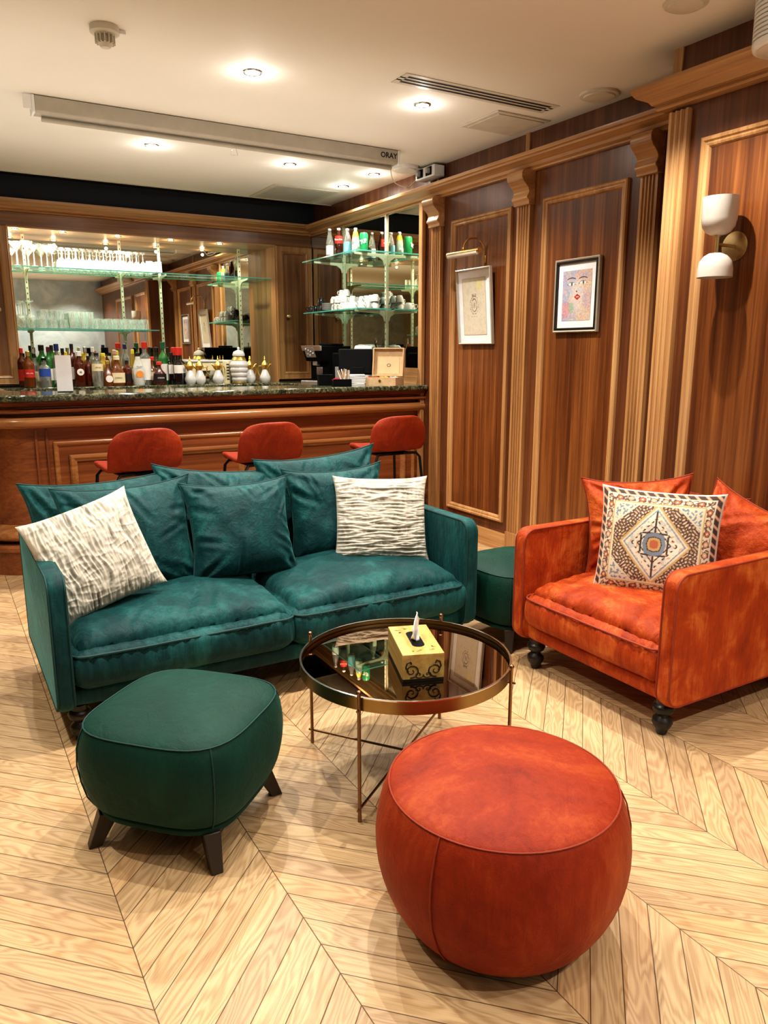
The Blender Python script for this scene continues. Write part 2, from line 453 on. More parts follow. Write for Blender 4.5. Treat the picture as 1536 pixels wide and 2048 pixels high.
struct('trim_%d' % n_t, MB().box(XW - .012, XW, 4.985, 6.88, 1.09, 1.215), FRAME[1]); n_t += 1

def cabinet(x0, x1, label, knob_side):
    t = thing('wall_cabinet', label, 'cabinet', ((x0 + x1) / 2, YB, 1.065))
    w = (x1 - x0) / 2; h = 1.245
    m = MB().box(-w, w, .022, .38, 0, h)
    obj('carcass', m, PANELB[2], t)
    m = MB(); m.box(-w + .004, w - .004, 0, .02, .012, h - .004)
    d = obj('door', m, PANELB[2], t)
    m = MB(); frame_moulding(m, -w + .004, w - .004, .012, h - .004, 0, [(0, -.01), (0, .012), (.006, .018), (.012, .014), (.050, .014), (.056, .020), (.066, .016), (.074, .001)], 'x', -1)
    obj('door_frame', m, FRAME[2], d, merge=True, smooth=30)
    kx = (w - .115) * knob_side
    m = MB(); m.T = Matrix.Translation((kx, -.008, .60)) @ Matrix.Rotation(PI / 2, 4, 'X')
    m.lathe([(0, -.004), (.016, -.004), (.017, .004), (.008, .008), (.009, .016), (.015, .022), (.015, .028), (0, .032)], 20)
    obj('knob', m, BRASSM, d)
    return t
cabinet(2.885, 3.262, 'wooden wall cabinet with framed door in the corner right of the niche', -1)
cabinet(-.30, .635, 'wooden wall cabinet with framed door cut by the left edge', 1)

# back counter with granite top, and return along the right wall
t = thing('back_counter', 'low back bar counter with green granite top under the mirror niche', 'counter', (1.2, 6.55, 0))
obj('worktop', MB().prism([(-2.4, 6.56 - 6.55), (1.55, .01), (1.68, -1.0), (2.055, -1.0), (2.055, .68), (-2.4, .68)], 2, 1.02, 1.06), GRANITE, t, bevel=.006)
obj('base_cabinet', MB().prism([(-2.4, .06), (1.60, .06), (1.72, -1.0), (2.05, -1.0), (2.05, .68), (-2.4, .68)], 2, 0, 1.02), BARW[2], t)

# ------------------------------------------------------------------ the bar
t = thing('bar_counter', 'long wooden bar with green granite top, moulded rail and panelled front', 'bar', (0, 4.95, 0))
def rounded_end(off, r, x1=XW, cx=.50, cy=.55, ret=1.3):
    """outline of the bar front: from right end along the front, round the left corner, back"""
    pts = [(x1, -off)]
    n = 12
    for k in range(n + 1):
        a = -PI / 2 - (PI / 2) * k / n
        pts.append((cx + (r + off) * cos(a), r + (r + off) * sin(a)))
    pts.append((cx - r - off, ret))
    return pts
def sweep(mb, prof, r=.34, x1=XW):
    loops = []
    for off, z in prof: loops.append([mb.V((x, y, z)) for x, y in rounded_end(off, r, x1)])
    for A, B in zip(loops, loops[1:]):
        for k in range(len(A) - 1): mb.F((A[k], A[k + 1], B[k + 1], B[k]))
# local y: 0 = front plane at y=4.95+... front face lies at +.05
m = MB()
o_, i_ = rounded_end(.07, .34), [(XW, .42), (.62, .42), (.42, .62), (.42, 1.3)]
m.prism(o_ + i_[::-1], 2, 1.052, 1.09)
obj('countertop', m, GRANITE, t, bevel=.012, bseg=3)
m = MB(); o2 = rounded_end(-.05, .34)
m.prism(o2 + [(.16 + .35, 1.3), (.51, .75), (.70, .38), (XW, .38)], 2, .0, 1.052)
obj('front_panel', m, BARW[0], t, smooth=30)
m = MB()
sweep(m, [(-.05, 1.052), (.035, 1.052), (.035, 1.040), (.010, 1.020), (-.01, 1.015), (-.01, 1.008), (.022, 1.004), (.030, .996), (.028, .986), (.014, .980), (-.012, .976), (-.05, .970)])
obj('ledge_moulding', m, BARW[0], t, merge=True, smooth=40)
m = MB()
sweep(m, [(-.05, .965)] + [(-.022 + .050 * cos(a), .925 + .036 * sin(a)) for a in [R(120 - 24 * k) for k in range(10)]] + [(-.05, .885)])
obj('rail', m, RAILW[0], t, merge=True, smooth=60)
for (x0, x1) in ((.60, 1.90), (1.93, 3.22)):
    m = MB()
    frame_moulding(m, x0, x1, .12, .80, .05, [(0, 0), (0, .010), (.006, .014), (.016, .012), (.024, .004), (.028, 0)], 'x', -1)
    frame_moulding(m, x0 + .085, x1 - .085, .205, .715, .05, [(0, 0), (0, .012), (.008, .020), (.020, .022), (.030, .014), (.040, .010), (.046, 0)], 'x', -1)
    obj('panel_moulding', m, RAILW[0], t, merge=True, smooth=30)
m = MB(); sweep(m, [(-.05, .19), (.03, .19), (.045, .175), (.045, .15), (.02, .14), (.02, 0), (-.05, 0)])
obj('plinth', m, BARW[0], t, merge=True, smooth=40)
m = MB(); sweep(m, [(-.05, .30)] + [(-.02 + .06 * cos(a), .245 + .04 * sin(a)) for a in [R(90 - 22.5 * k) for k in range(9)]] + [(-.05, .2)])
obj('foot_moulding', m, RAILW[0], t, merge=True, smooth=60)
m = MB()
for x in (.50, .56): m.box(x, x + .012, .038, .052, .2, .88)
obj('corner_stile', m, BARW[2], t)

# ------------------------------------------------------------------ ceiling fittings
def spot(x, y, label, lampm=LAMPW, z=ZC, r=.045, group=None, name='recessed_spotlight', lit=True):
    t = thing(name, label, 'spotlight', (x, y, z), 0, group)
    obj('ring', MB().lathe([(r * .72, -.0005), (r * .74, -.006), (r, -.005), (r * 1.04, -.0005)], 28, cap=False), CHROME, t)
    obj('lamp', MB().lathe([(0, -.004), (r * .72, -.003), (r * .72, -.0005), (0, -.0005)], 24, cap=False), lampm, t)
    return t
SP = [(1.458, 3.697, 'lit ceiling spotlight nearest the camera, left of the long air grille'),
      (2.413, 3.692, 'lit ceiling spotlight just in front of the long slotted air grille'),
      (1.369, 5.248, 'lit ceiling spotlight behind the left half of the projection screen'),
      (2.332, 5.262, 'lit ceiling spotlight behind the right half of the projection screen'),
      (2.993, 5.228, 'lit ceiling spotlight by the right end of the projection screen'),
      (2.993, 5.72, 'farthest lit ceiling spotlight, beside the perforated return grille')]
for x, y, l in SP: spot(x, y, l)
for x, y, l in ((1.40, 6.62, 'unlit round ceiling light in the dark recess, left one'), (1.88, 6.66, 'unlit round ceiling light in the dark recess, middle one'), (2.36, 6.72, 'unlit round ceiling light in the dark recess, right one')):
    tt = thing('recessed_spotlight', l, 'spotlight', (x, y, 2.68))
    obj('ring', MB().lathe([(.038, -.0005), (.040, -.006), (.048, -.005), (.050, -.0005)], 28, cap=False), SILVER, tt)
    obj('lamp', MB().lathe([(0, -.003), (.038, -.002), (.038, -.0005), (0, -.0005)], 24, cap=False), BLACKP, tt)
for i, x in enumerate((.62 + .08, 1.053, 1.492, 1.940, 2.384)):
    spot(x, 6.985, ['small lit spotlight under the niche top at its left end', 'small lit niche spotlight above the tall martini glasses', 'small lit niche spotlight above the second shelf upright', 'small lit niche spotlight above the third shelf upright', 'small lit niche spotlight nearest the corner cabinet'][i], LAMPN, NZ1 - .012, .030)

# projection screen case
t = thing('projection_screen', 'long taupe projection screen case, rolled up, fixed along the ceiling', 'projection screen', (1.69, 4.60, ZC))
obj('case', MB().prism([(-.045, -.003), (-.045, -.075), (-.035, -.085), (.045, -.085), (.045, -.003)], 0, -1.085, 1.10), SCREENM, t, bevel=.003)
obj('end_cap', MB().box(-1.10, -1.085, -.05, .05, -.09, -.002), WHITEP, t, bevel=.004)
obj('end_cap', MB().box(1.10, 1.112, -.05, .05, -.09, -.002), WHITEP, t, bevel=.004)
m = MB().box(-1.14, -1.10, -.048, -.044, -.075, -.006)
br_ = obj('mounting_bracket', m, WHITEP, t, bevel=.003)
m = MB(); m.T = Matrix.Translation((0, .02, -.100)) @ Matrix.Rotation(PI / 2, 4, 'Y'); m.lathe([(.0, -1.05), (.013, -1.05), (.013, 1.085), (0, 1.085)], 12)
obj('weight_bar', m, SCREENM, t)
obj('pull_loop', MB().tube([(-.012, .02, -.112), (-.022, .02, -.150), (.022, .02, -.150), (.012, .02, -.112)], .0018, 6), CHROME, t)
text('lettering', 'ORAY', .046, NAVY, t, (1.03, -.0456, -.042), (PI / 2, 0, 0), bold=.0012)

# linear grille
t = thing('linear_air_grille', 'long cream ceiling air grille with three dark slots', 'air vent', (2.575, 3.408, ZC), 0)
gz = -.0005
m = MB()
for y, y2 in ((-.072, -.047), (-.024, -.012), (.011, .023), (.046, .072)): m.box(-.485, .485, y, y2, -.003, gz)
m.box(-.485, -.455, -.047, .046, -.003, gz); m.box(.455, .485, -.047, .046, -.003, gz)
obj('frame', m, CREAMP, t)
obj('slot', MB().box(-.455, .455, -.047, .046, -.0012, -.0006), NAVY, t)
# hatch
t = thing('access_hatch', 'square cream access hatch in the ceiling beside the air grille', 'ceiling hatch', (3.01, 3.73, ZC))
obj('frame', MB().box(-.19, .19, -.17, .17, -.008, -.0005), CREAMP, t, bevel=.002)
obj('panel', MB().box(-.165, .165, -.145, .145, -.013, -.008), CREAMP, t, bevel=.002)
def puck(name, x, y, r, h, label, cat, mat=CREAMP):
    t = thing(name, label, cat, (x, y, ZC))
    obj('rim', MB().lathe([(0, -.0005), (r, -.0005), (r * .98, -h * .5), (r * .86, -h * .62), (0, -h * .62)], 36), mat, t)
    obj('grille', MB().lathe([(r * .80, -h * .62), (r * .78, -h * .9), (r * .55, -h), (0, -h)], 32), mat, t)
    return t
puck('ceiling_speaker', 3.10, 3.09, .10, .022, 'round cream ceiling speaker beside the stepped wood cornice', 'speaker')
puck('ceiling_speaker', 2.60, 2.17, .082, .022, 'round cream ceiling speaker at the top edge of the view', 'speaker')
w_ = puck('wireless_access_point', 3.07, 4.92, .10, .032, 'round white device on the ceiling by the screen end, with a looping cable', 'access point', WHITEP)
m = MB(); pts = []
for k in range(25):
    a = k / 24
    pts.append((2.99 + .22 * a, 4.98 - .2 * a * 0 + .03 * sin(a * 9), 2.61 - .09 * sin(a * PI) ** .8 - .04 * a))
one('cable', MB().tube(pts, .003, 6), CREAMP, 'thin cable hanging in a loop below the round white ceiling device', 'cable')
# smoke detector
t = thing('smoke_detector', 'cream dome smoke detector with slotted sides, top left of the ceiling', 'smoke detector', (.755, 3.52, ZC))
obj('base', MB().lathe([(0, -.0005), (.058, -.0005), (.058, -.024), (.050, -.030), (0, -.030)], 32), CREAMP, t)
m = MB(); m.lathe([(.040, -.030), (.040, -.034), (.026, -.036), (.026, -.062), (.030, -.064), (.018, -.078), (0, -.080)], 28, cap=False)
obj('sensor_dome', m, CREAMP, t)
m = MB()
for k in range(14):
    a = 2 * PI * k / 14
    m.T = Matrix.Rotation(a, 4, 'Z'); m.box(.026, .040, -.0025, .0025, -.064, -.030)
obj('slotted_cage', m, CREAMP, t)
obj('indicator', MB().box(.055, .085, -.006, .006, -.016, -.004), WHITEP, t, bevel=.003)
# return grille with perforations
t = thing('return_air_grille', 'square perforated return air grille in the ceiling near the bar corner', 'air vent', (2.775, 6.20, ZC))
obj('frame', MB().box(-.29, .29, -.28, .27, -.006, -.0005), CREAMP, t, bevel=.002)
m = MB()
for i in range(24):
    for j in range(22):
        m.box(-.245 + i * .0205, -.233 + i * .0205, -.235 + j * .0215, -.223 + j * .0215, -.0068, -.006)
obj('perforations', m, GREYP, t, smooth=0)
# power box on the cornice
t = thing('socket_box', 'small white double socket box with dark outlets on top of the cornice', 'socket', (3.20, 4.80, 2.54))
obj('housing', MB().box(-.04, .05, -.12, .12, 0, .075), WHITEP, t, bevel=.006)
for y in (-.055, .055): obj('outlet', MB().box(-.046, -.04, y - .036, y + .036, .010, .066), BLACKP, t, bevel=.004)
for y in (-.07, .05):
    obj('plug', MB().box(-.075, -.046, y - .014, y + .016, .02, .055), GREYP, t, bevel=.006)
# projector, cut by the frame's corner
t = thing('ceiling_projector', 'white ribbed ceiling projector cut by the top right corner', 'projector', (2.77, 1.85, 2.40), R(8))
def ribbed():
    m = MB(); prof = []
    z = .02
    r0 = .12
    while z < .20:
        prof += [(r0, z), (r0, z + .008), (r0 - .008, z + .0095), (r0 - .008, z + .0125), (r0, z + .0135)]; z += .0145
    m.lathe([(r0 - .02, 0), (r0 - .004, .006)] + prof + [(r0 - .01, z + .01), (0, z + .01)], 48)
    return m
obj('ribbed_housing', ribbed(), WHITEP, t, smooth=30)
obj('base_plate', MB().lathe([(0, -.004), (.095, -.004), (.104, 0), (0, .001)], 40), CREAMP, t)
obj('mount_pole', MB().lathe([(.02, .2), (.02, ZC - 2.40 - .001)], 16), WHITEP, t)
# ------------------------------------------------------------------ shelves and uprights
def upright(x, y, z0, z1, face, label):
    """slotted shelf standard; face 'y' stands on the back mirror, 'x' on the right mirror"""
    t = thing('shelf_upright', label, 'shelf upright', (x, y, z0))
    m = MB()
    if face == 'y': m.box(-.011, .011, -.012, -.0005, 0, z1 - z0)
    else: m.box(-.012, -.0005, -.011, .011, 0, z1 - z0)
    obj('rail', m, CREAMM, t)
    m = MB(); z = .03
    while z < z1 - z0 - .02:
        if face == 'y': m.box(-.003, .003, -.0128, -.0119, z, z + .014)
        else: m.box(-.0128, -.0119, -.003, .003, z, z + .014)
        z += .045
    s = obj('slots', m, BLACKP, t, smooth=0)
    return t
for i, (x, l) in enumerate(((.776, 'far left'), (1.552, 'second'), (1.893, 'third'), (2.655, 'rightmost'))):
    upright(x, YM, NZ0 + .002, NZ1 - .014, 'y', ['slotted shelf upright on the niche mirror behind the martini glasses', 'slotted shelf upright on the niche mirror behind the right end of the short shelf', 'slotted shelf upright in the middle of the niche mirror, right of all the glasses', 'slotted shelf upright on the niche mirror nearest the corner cabinet'][i])
upright(XW - .008, 6.236, 1.22, 2.42, 'x', 'shelf upright on the corner mirror farther from the wood pilaster')
upright(XW - .008, 5.496, 1.22, 2.42, 'x', 'shelf upright on the corner mirror nearer the wood pilaster')
def bracket(parent, at, d, ln):
    m = MB()
    if d == 'y': m.prism([(0, 0), (-ln, 0), (-ln, -.014), (-.06, -.026), (-.022, -.050), (-.010, -.085), (0, -.085)], 0, at[0] - .004, at[0] + .004)
    else: m.prism([(0, 0), (-ln, 0), (-ln, -.014), (-.06, -.026), (-.022, -.050), (-.010, -.085), (0, -.085)], 1, at[1] - .004, at[1] + .004)
    for i in range(len(m.v)): m.v[i] = m.v[i] + Vector((0, at[1], at[2])) if d == 'y' else m.v[i] + Vector((at[0], 0, at[2]))
    return obj('bracket', m, CREAMM, parent, bevel=.0015)
def shelf_back(x0, x1, z, xs, label, d=.235):
    t = thing('glass_shelf', label, 'shelf', (0, YM - .014, z))
    obj('glass_pane', MB().box(x0, x1, -d, 0, 0, .009), GLASSG, t)
    obj('polished_edge', MB().box(x0, x1, -d - .0008, -d - .0001, .0005, .0085), GLASSE, t)
    for x in xs: bracket(t, (x, 0, -.0005), 'y', d * .9)
    return t
shelf_back(.66, 2.876, 2.012, (.776, 1.552, 1.893, 2.655), 'long glass shelf across the niche holding rows of stemmed glasses')
shelf_back(.66, 1.80, 1.520, (.776, 1.552), 'shorter glass shelf in the niche holding tumblers, above the bottles')
def shelf_side(z, label):
    t = thing('glass_shelf', label, 'shelf', (XW - .022, 0, z))
    obj('glass_pane', MB().prism([(0, 5.40), (-.315, 5.40), (-.315, 6.40), (0, 6.40)], 2, 0, .010), GLASSG, t)
    obj('polished_edge', MB().box(-.3158, -.3151, 5.40, 6.40, .0005, .0095), GLASSE, t)
    obj('polished_edge', MB().box(-.315, 0, 5.3992, 5.3999, .0005, .0095), GLASSE, t)
    for y in (5.496, 6.236): bracket(t, (0, y, -.0005), 'x', .28)
    return t
shelf_side(2.105, 'upper corner glass shelf holding soft drink bottles, right of the niche')
shelf_side(1.668, 'lower corner glass shelf stacked with white cups, above the coffee machine')

# ------------------------------------------------------------------ glassware
def drinking_glass(name, prof, label, group, loc, seg=20):
    return one(name, MB().lathe(prof, seg, cap=False), GLASSC, label, 'glass', loc, group=group, smooth=50)
ZS1, ZS2 = 2.0225, 1.5305
# upside-down stemmed goblets (rim down, foot up)
gob = [(a * .72, b) for a, b in [(.032, 0), (.036, .030), (.034, .055), (.022, .078), (.006, .088), (.0045, .145), (.010, .152), (.031, .158), (.031, .161), (0, .163)]]
g0 = None
for r, y in enumerate((7.06, 7.14, 7.21)):
    for k in range(13):
        x = 1.04 + k * .0555 + (.02 if r == 1 else 0)
        l = 'stemmed glass standing rim-down in the rows on the long upper niche shelf'
        if g0 is None: g0 = drinking_glass('stemmed_glass', gob, l, 'stemmed glasses on the upper niche shelf', (x, y, ZS1))
        elif x < 1.74: dup(g0, (x, y, ZS1))
# tumblers at right end of top shelf
tum = [(.031, 0), (.033, .09), (.031, .092), (.029, .006), (0, .006)]
tum2 = [(.029, .0), (.034, .075), (.032, .077), (.027, .006), (0, .006)]
t0 = drinking_glass('tumbler', [(.033, 0), (.029, .095), (0, .098)], 'plain tumbler standing rim-down at the right end of the upper niche shelf', 'tumblers on the upper niche shelf', (1.762, 7.07, ZS1))
for x, y in ((1.80, 7.14), (1.79, 7.21), (1.84, 7.07)): dup(t0, (x, y, ZS1))
mart = [(.032, 0), (.030, .003), (.005, .010), (.004, .115), (.050, .178), (.052, .182), (.049, .180), (.003, .122), (0, .12)]
m0 = drinking_glass('martini_glass', mart, 'tall wide-rimmed martini glass at the left end of the upper niche shelf', 'martini glasses on the upper niche shelf', (.70, 7.06, ZS1))
for x, y in ((.79, 7.12), (.83, 7.06), (.90, 7.19), (.93, 7.07), (.98, 7.15), (.72, 7.20)): dup(m0, (x, y, ZS1), scale=(1, 1, 1 + .12 * (x < .8)))
# lower shelf
wine = [(.028, 0), (.036, .035), (.037, .060), (.026, .095), (.006, .112), (.0045, .190), (.030, .202), (.030, .205), (0, .207)]
w0 = drinking_glass('wine_glass', wine, 'tall wine glass standing rim-down at the left end of the short niche shelf', 'wine glasses on the short niche shelf', (.69, 7.06, ZS2))
for x, y in ((.765, 7.06), (.70, 7.14), (.775, 7.15), (.73, 7.21)): dup(w0, (x, y, ZS2), scale=(1, 1, 1.08))
rib = []
for k in range(7): rib += [(.034 + .0015 * (k % 2), .012 * k)]
bw = drinking_glass('stacked_tumbler', [(.035, 0), (.031, .075), (0, .078)], 'small tumbler stacked in two tiers on the short niche shelf', 'stacked tumblers on the short niche shelf', (.85, 7.06, ZS2))
for x, y, z in ((.93, 7.06, 0), (1.01, 7.06, 0), (.87, 7.15, 0), (.95, 7.15, 0), (.87, 7.06, .0785), (.95, 7.07, .0785), (1.0, 7.12, .0785), (1.03, 7.15, 0), (.84, 7.21, 0)): dup(bw, (x, y, ZS2 + z))
hb = drinking_glass('highball_glass', [(.026, 0), (.034, .138), (.032, .140), (.024, .008), (0, .008)], 'tall highball glass in the middle of the short niche shelf', 'highball glasses on the short niche shelf', (1.09, 7.06, ZS2))
for x, y in ((1.16, 7.06), (1.23, 7.07), (1.12, 7.14), (1.20, 7.15), (1.15, 7.21)): dup(hb, (x, y, ZS2))
lt = drinking_glass('low_tumbler', [(.036, 0), (.030, .088), (0, .091)], 'low tumbler standing rim-down in the rows at the right of the short niche shelf', 'low tumblers on the short niche shelf', (1.30, 7.06, ZS2))
for r, y in enumerate((7.06, 7.14, 7.21)):
    for k in range(6):
        if r or k: dup(lt, (1.305 + k * .077 - .01 * r, y, ZS2))

# ------------------------------------------------------------------ bottles on the back counter
def liq(name, col, rough=.06, tr=.0, coat=1.0):
    m = plain(name, col, rough, 0, .1, 20); b = m.node_tree.nodes['Principled BSDF']
    b.inputs['Coat Weight'].default_value = coat; b.inputs['Transmission Weight'].default_value = tr
    return m
AMBER = liq('amber_spirit', (.24, .060, .008), tr=.35); DARKR = liq('dark_rum', (.10, .015, .006), tr=.2)
CLEAR = liq('clear_bottle_glass', (.78, .84, .82), tr=.85); GREENB = liq('green_bottle_glass', (.03, .30, .06), tr=.5)
DGREEN = liq('dark_green_glass', (.012, .035, .012), tr=.1); WINE = liq('dark_wine_glass', (.010, .008, .008))
WHITEB = liq('white_bottle', (.62, .64, .60)); YELL = liq('yellow_spirit', (.62, .42, .05), tr=.4); COLA = liq('cola', (.035, .008, .004))
FROST = liq('frosted_glass', (.62, .70, .66), .3, .4)
LRED = plain('red_label', (.55, .03, .02), .5); LWHITE = plain('white_label', (.80, .78, .72), .5); LBLUE = plain('blue_label', (.03, .09, .38), .5)
LCREAM = plain('cream_label', (.75, .66, .42), .5); LBLACK = plain('black_label', (.02, .015, .015), .4); LYEL = plain('yellow_label', (.80, .66, .05), .5)
LGREEN = plain('green_label', (.02, .36, .12), .4); LCYAN = plain('pale_blue_label', (.28, .62, .78), .5); CAPG = plain('gold_cap', (.55, .38, .12), .3, .7)
INK = plain('label_ink', (.03, .03, .03), .6); ORANGE = plain('orange_print', (.75, .28, .04), .6); INKW = plain('white_print', (.85, .84, .8), .5)
def bprof(kind, r, h):
    if kind == 'tall': return [(0, 0), (r * .9, 0), (r, .006), (r, h * .62), (r * .9, h * .68), (r * .42, h * .77), (r * .36, h * .80), (r * .34, h * .90)]
    if kind == 'slope': return [(0, 0), (r * .92, 0), (r, .006), (r, h * .45), (r * .82, h * .60), (r * .45, h * .78), (r * .38, h * .90)]
    if kind == 'squat': return [(0, 0), (r * .9, 0), (r, .010), (r * 1.02, h * .30), (r * .85, h * .48), (r * .42, h * .62), (r * .28, h * .72), (r * .28, h * .88)]
    if kind == 'broad': return [(0, 0), (r * .95, 0), (r, .006), (r * .99, h * .60), (r * .80, h * .70), (r * .40, h * .76), (r * .40, h * .90)]
    if kind == 'bord': return [(0, 0), (r * .95, 0), (r, .006), (r, h * .64), (r * .88, h * .70), (r * .40, h * .76), (r * .37, h * .80), (r * .37, h * .97)]
def bottle(x, y, kind, r, h, glass, cap, lab, label, z=1.0602, shoulder=None, letters=None, sx=1, capr=.40, caph=.12, z0=.16, z1=.45, disc=False, lc=None, ly=.5, name='spirit_bottle', cat='bottle', ls=.016, rz=0, band=None):
    t = thing(name, label, cat, (x, y, z), rz)
    pr = bprof(kind, r, h); top = pr[-1][1]
    b = obj('glass_body', MB().lathe(pr, 20, sx=1, sy=1 / sx if sx > 1 else 1), glass, t, smooth=50)
    cr = r * capr
    obj('cap', MB().lathe([(0, top - .012), (cr, top - .012), (cr, top - .012 + caph * h), (cr * .8, top - .009 + caph * h), (0, top - .009 + caph * h)], 16), cap, t, smooth=40)
    if lab:
        ry = r / sx if sx > 1 else r
        if disc:
            m = MB(); m.T = Matrix.Translation((0, -ry - .0012, h * (z0 + z1) / 2)) @ Matrix.Rotation(PI / 2, 4, 'X')
            m.lathe([(0, 0), (r * .62, -.001), (r * .62, -.006), (0, -.006)], 24)
            lb = obj('label', m, lab, t)
        else:
            m = MB(); rr = 1.012
            a0 = -PI / 2 - 1.15; a1 = -PI / 2 + 1.15
            m.grid(lambda u, v: ((r * rr + .0005) * cos(a0 + (a1 - a0) * u), (ry * rr + .0005) * sin(a0 + (a1 - a0) * u), h * (z0 + (z1 - z0) * v)), 12, 1)
            lb = obj('label', m, lab, t)
        if letters: text('lettering', letters, ls, lc or INK, lb, (0, -ry * 1.012 - .0035 - (.001 if disc else 0), h * (z0 + (z1 - z0) * ly)), (PI / 2, 0, 0), sx=.85)
    if band:
        obj('neck_band', MB().lathe([(r * .40, h * .80), (r * .42, h * .805), (r * .42, h * .85), (r * .40, h * .855)], 16), band, t)
    return t
Y1 = 6.66; BL = 'bottle'
k1 = Y1 / 6.75
B = bottle
B(.672, Y1, 'tall', .042, .285, AMBER, CAPG, LRED, 'amber whisky bottle with a slanting red label, first at the left end of the bar', letters='RED LABEL', lc=INKW, ls=.013, z0=.28, z1=.50)
B(.640, 6.80, 'tall', .036, .31, DARKR, LRED, LRED, 'brown bottle with a red cap, half hidden at the far left')
B(.735, 6.84, 'tall', .036, .27, CLEAR, LBLACK, LCREAM, 'clear bottle with black cap behind the red-labelled whisky')
B(.785, Y1, 'broad', .046, .235, CLEAR, BLACKP, LBLUE, 'clear gin bottle with a blue shield label, left of the white card', z0=.36, z1=.62)
B(.80, 6.83, 'tall', .036, .335, GREENB, LBLACK, LWHITE, 'tall green bottle with dark cap, left one of the green row')
B(.835, 6.76, 'tall', .036, .32, GREENB, plain('plum_cap', (.12, .01, .05), .4), LWHITE, 'tall green bottle with plum cap in the green row')
B(.880, 6.90, 'tall', .036, .335, GREENB, LBLACK, LWHITE, 'tall green bottle with black cap, right one of the green row')
B(.895, 6.74, 'tall', .038, .33, CLEAR, plain('navy_cap', (.02, .03, .14), .4), LWHITE, 'clear bottle with a navy cap directly behind the white card', capr=.5, caph=.16)
B(.955, 6.85, 'tall', .034, .31, DARKR, LBLACK, LWHITE, 'dark bottle with black cap just right of the white card')
B(.99, 6.95, 'slope', .036, .28, YELL, LYEL, LCREAM, 'yellow-capped liqueur bottle in the back row right of the card')
B(1.048, Y1, 'tall', .044, .285, DARKR, WHITEP, LWHITE, 'dark red liqueur bottle with a round white label', disc=True, letters='46', ls=.022, z0=.20, z1=.62, capr=.5)
B(1.02, 6.80, 'tall', .036, .345, DARKR, LBLACK, LWHITE, 'tall brown bottle with a black cap behind the round-labelled liqueur')
B(1.12, 6.78, 'tall', .037, .32, YELL, SILVER, LCREAM, 'pale yellow bottle with silver cap in the second row')
B(1.125, 6.70, 'tall', .034, .25, DARKR, LBLACK, None, 'short dark bottle beside the round-labelled liqueur')
B(1.185, Y1, 'broad', .047, .275, CLEAR, LBLACK, LCREAM, 'clear square gin bottle with cream label and dark cap', z0=.45, z1=.66, letters='DRY GIN', ls=.013)
B(1.20, 6.90, 'tall', .036, .32, CLEAR, WHITEP, LWHITE, 'clear bottle with a white cap in the back row')
B(1.26, 6.78, 'broad', .045, .27, YELL, LYEL, LCREAM, 'golden bottle with a yellow cap in the second row')
B(1.268, Y1, 'squat', .046, .215, AMBER, CAPG, LWHITE, 'small squat amber bottle with a round white label', disc=True, z0=.1, z1=.45)
B(1.30, 6.90, 'broad', .040, .305, DARKR, BLACKP, LBLACK, 'square bottle with a large black cap in the back row', capr=.75, caph=.16)
B(1.342, Y1, 'squat', .062, .255, AMBER, LCREAM, LCREAM, 'wide-bottomed cognac bottle with a pale yellow label', letters='COGNAC', ls=.017, z0=.10, z1=.42, sx=1.5)
B(1.36, 6.80, 'tall', .036, .295, AMBER, plain('pink_cap', (.6, .35, .3), .4), LWHITE, 'amber bottle with a pink cap behind the cognac')
B(1.40, 6.92, 'slope', .036, .29, YELL, LYEL, LCREAM, 'yellow-necked bottle behind the cognac, left one')
B(1.44, 6.78, 'tall', .042, .345, CLEAR, plain('blue_cap', (.02, .03, .10), .4), LWHITE, 'tall clear bottle with a dark blue cap before the second upright', capr=.36)
B(1.43, 6.69, 'tall', .038, .215, DARKR, LBLACK, LBLACK, 'small dark bottle tucked left of the white rum bottle')
B(1.52, 6.86, 'slope', .034, .30, YELL, LYEL, LCREAM, 'yellow-necked bottle behind the white rum bottle')
B(1.515, Y1, 'slope', .048, .275, WHITEB, LBLACK, ORANGE, 'white coconut rum bottle with black cap and palm sunset print', disc=True, letters='MALIBU', ls=.017, z0=.18, z1=.50, ly=1.2)
B(1.590, 6.72, 'broad', .045, .355, CLEAR, LRED, LWHITE, 'tall clear vodka bottle with a red cap and white label', z0=.12, z1=.62, caph=.14, capr=.55)
B(1.655, 6.76, 'squat', .050, .245, AMBER, LRED, LCREAM, 'squat amber bottle with a red ribbon behind the dark-labelled one')
B(1.690, Y1, 'squat', .058, .205, DARKR, LRED, LBLACK, 'squat orange liqueur bottle with a framed dark label', letters='CORDON', lc=INKW, ls=.015, z0=.12, z1=.46, sx=1.4)
for x, l in ((1.69, 'left of the green bottle, outer one'), (1.745, 'left of the green bottle, inner one'), (1.85, 'right of the green bottle, inner one'), (1.90, 'right of the green bottle, outer one')):
    B(x, 6.97, 'bord', .032, .30, DGREEN, LBLACK, LWHITE, 'dark wine bottle in the back row ' + l, capr=.42)
B(1.755, 6.76, 'tall', .042, .35, GREENB, plain('green_cap', (.02, .12, .06), .4), LWHITE, 'tall green bottle with a dark green cap and white label', z0=.1, z1=.5, capr=.5, caph=.16)
B(1.815, 6.72, 'bord', .034, .26, WINE, LBLACK, LWHITE, 'dark wine bottle between the green bottle and the red-capped ones', z0=.35, z1=.65, capr=.42)
for x, y, l in ((1.852, Y1, 'front dark wine bottle with red capsule and white label'), (1.895, 6.73, 'dark wine bottle with red capsule, behind and right of the front one'), (1.845, 6.77, 'dark wine bottle with red capsule and white tip, rear one of three')):
    B(x, y, 'bord', .042, .268, WINE, LRED, LWHITE, l, z0=.36, z1=.62, capr=.46, caph=.24)

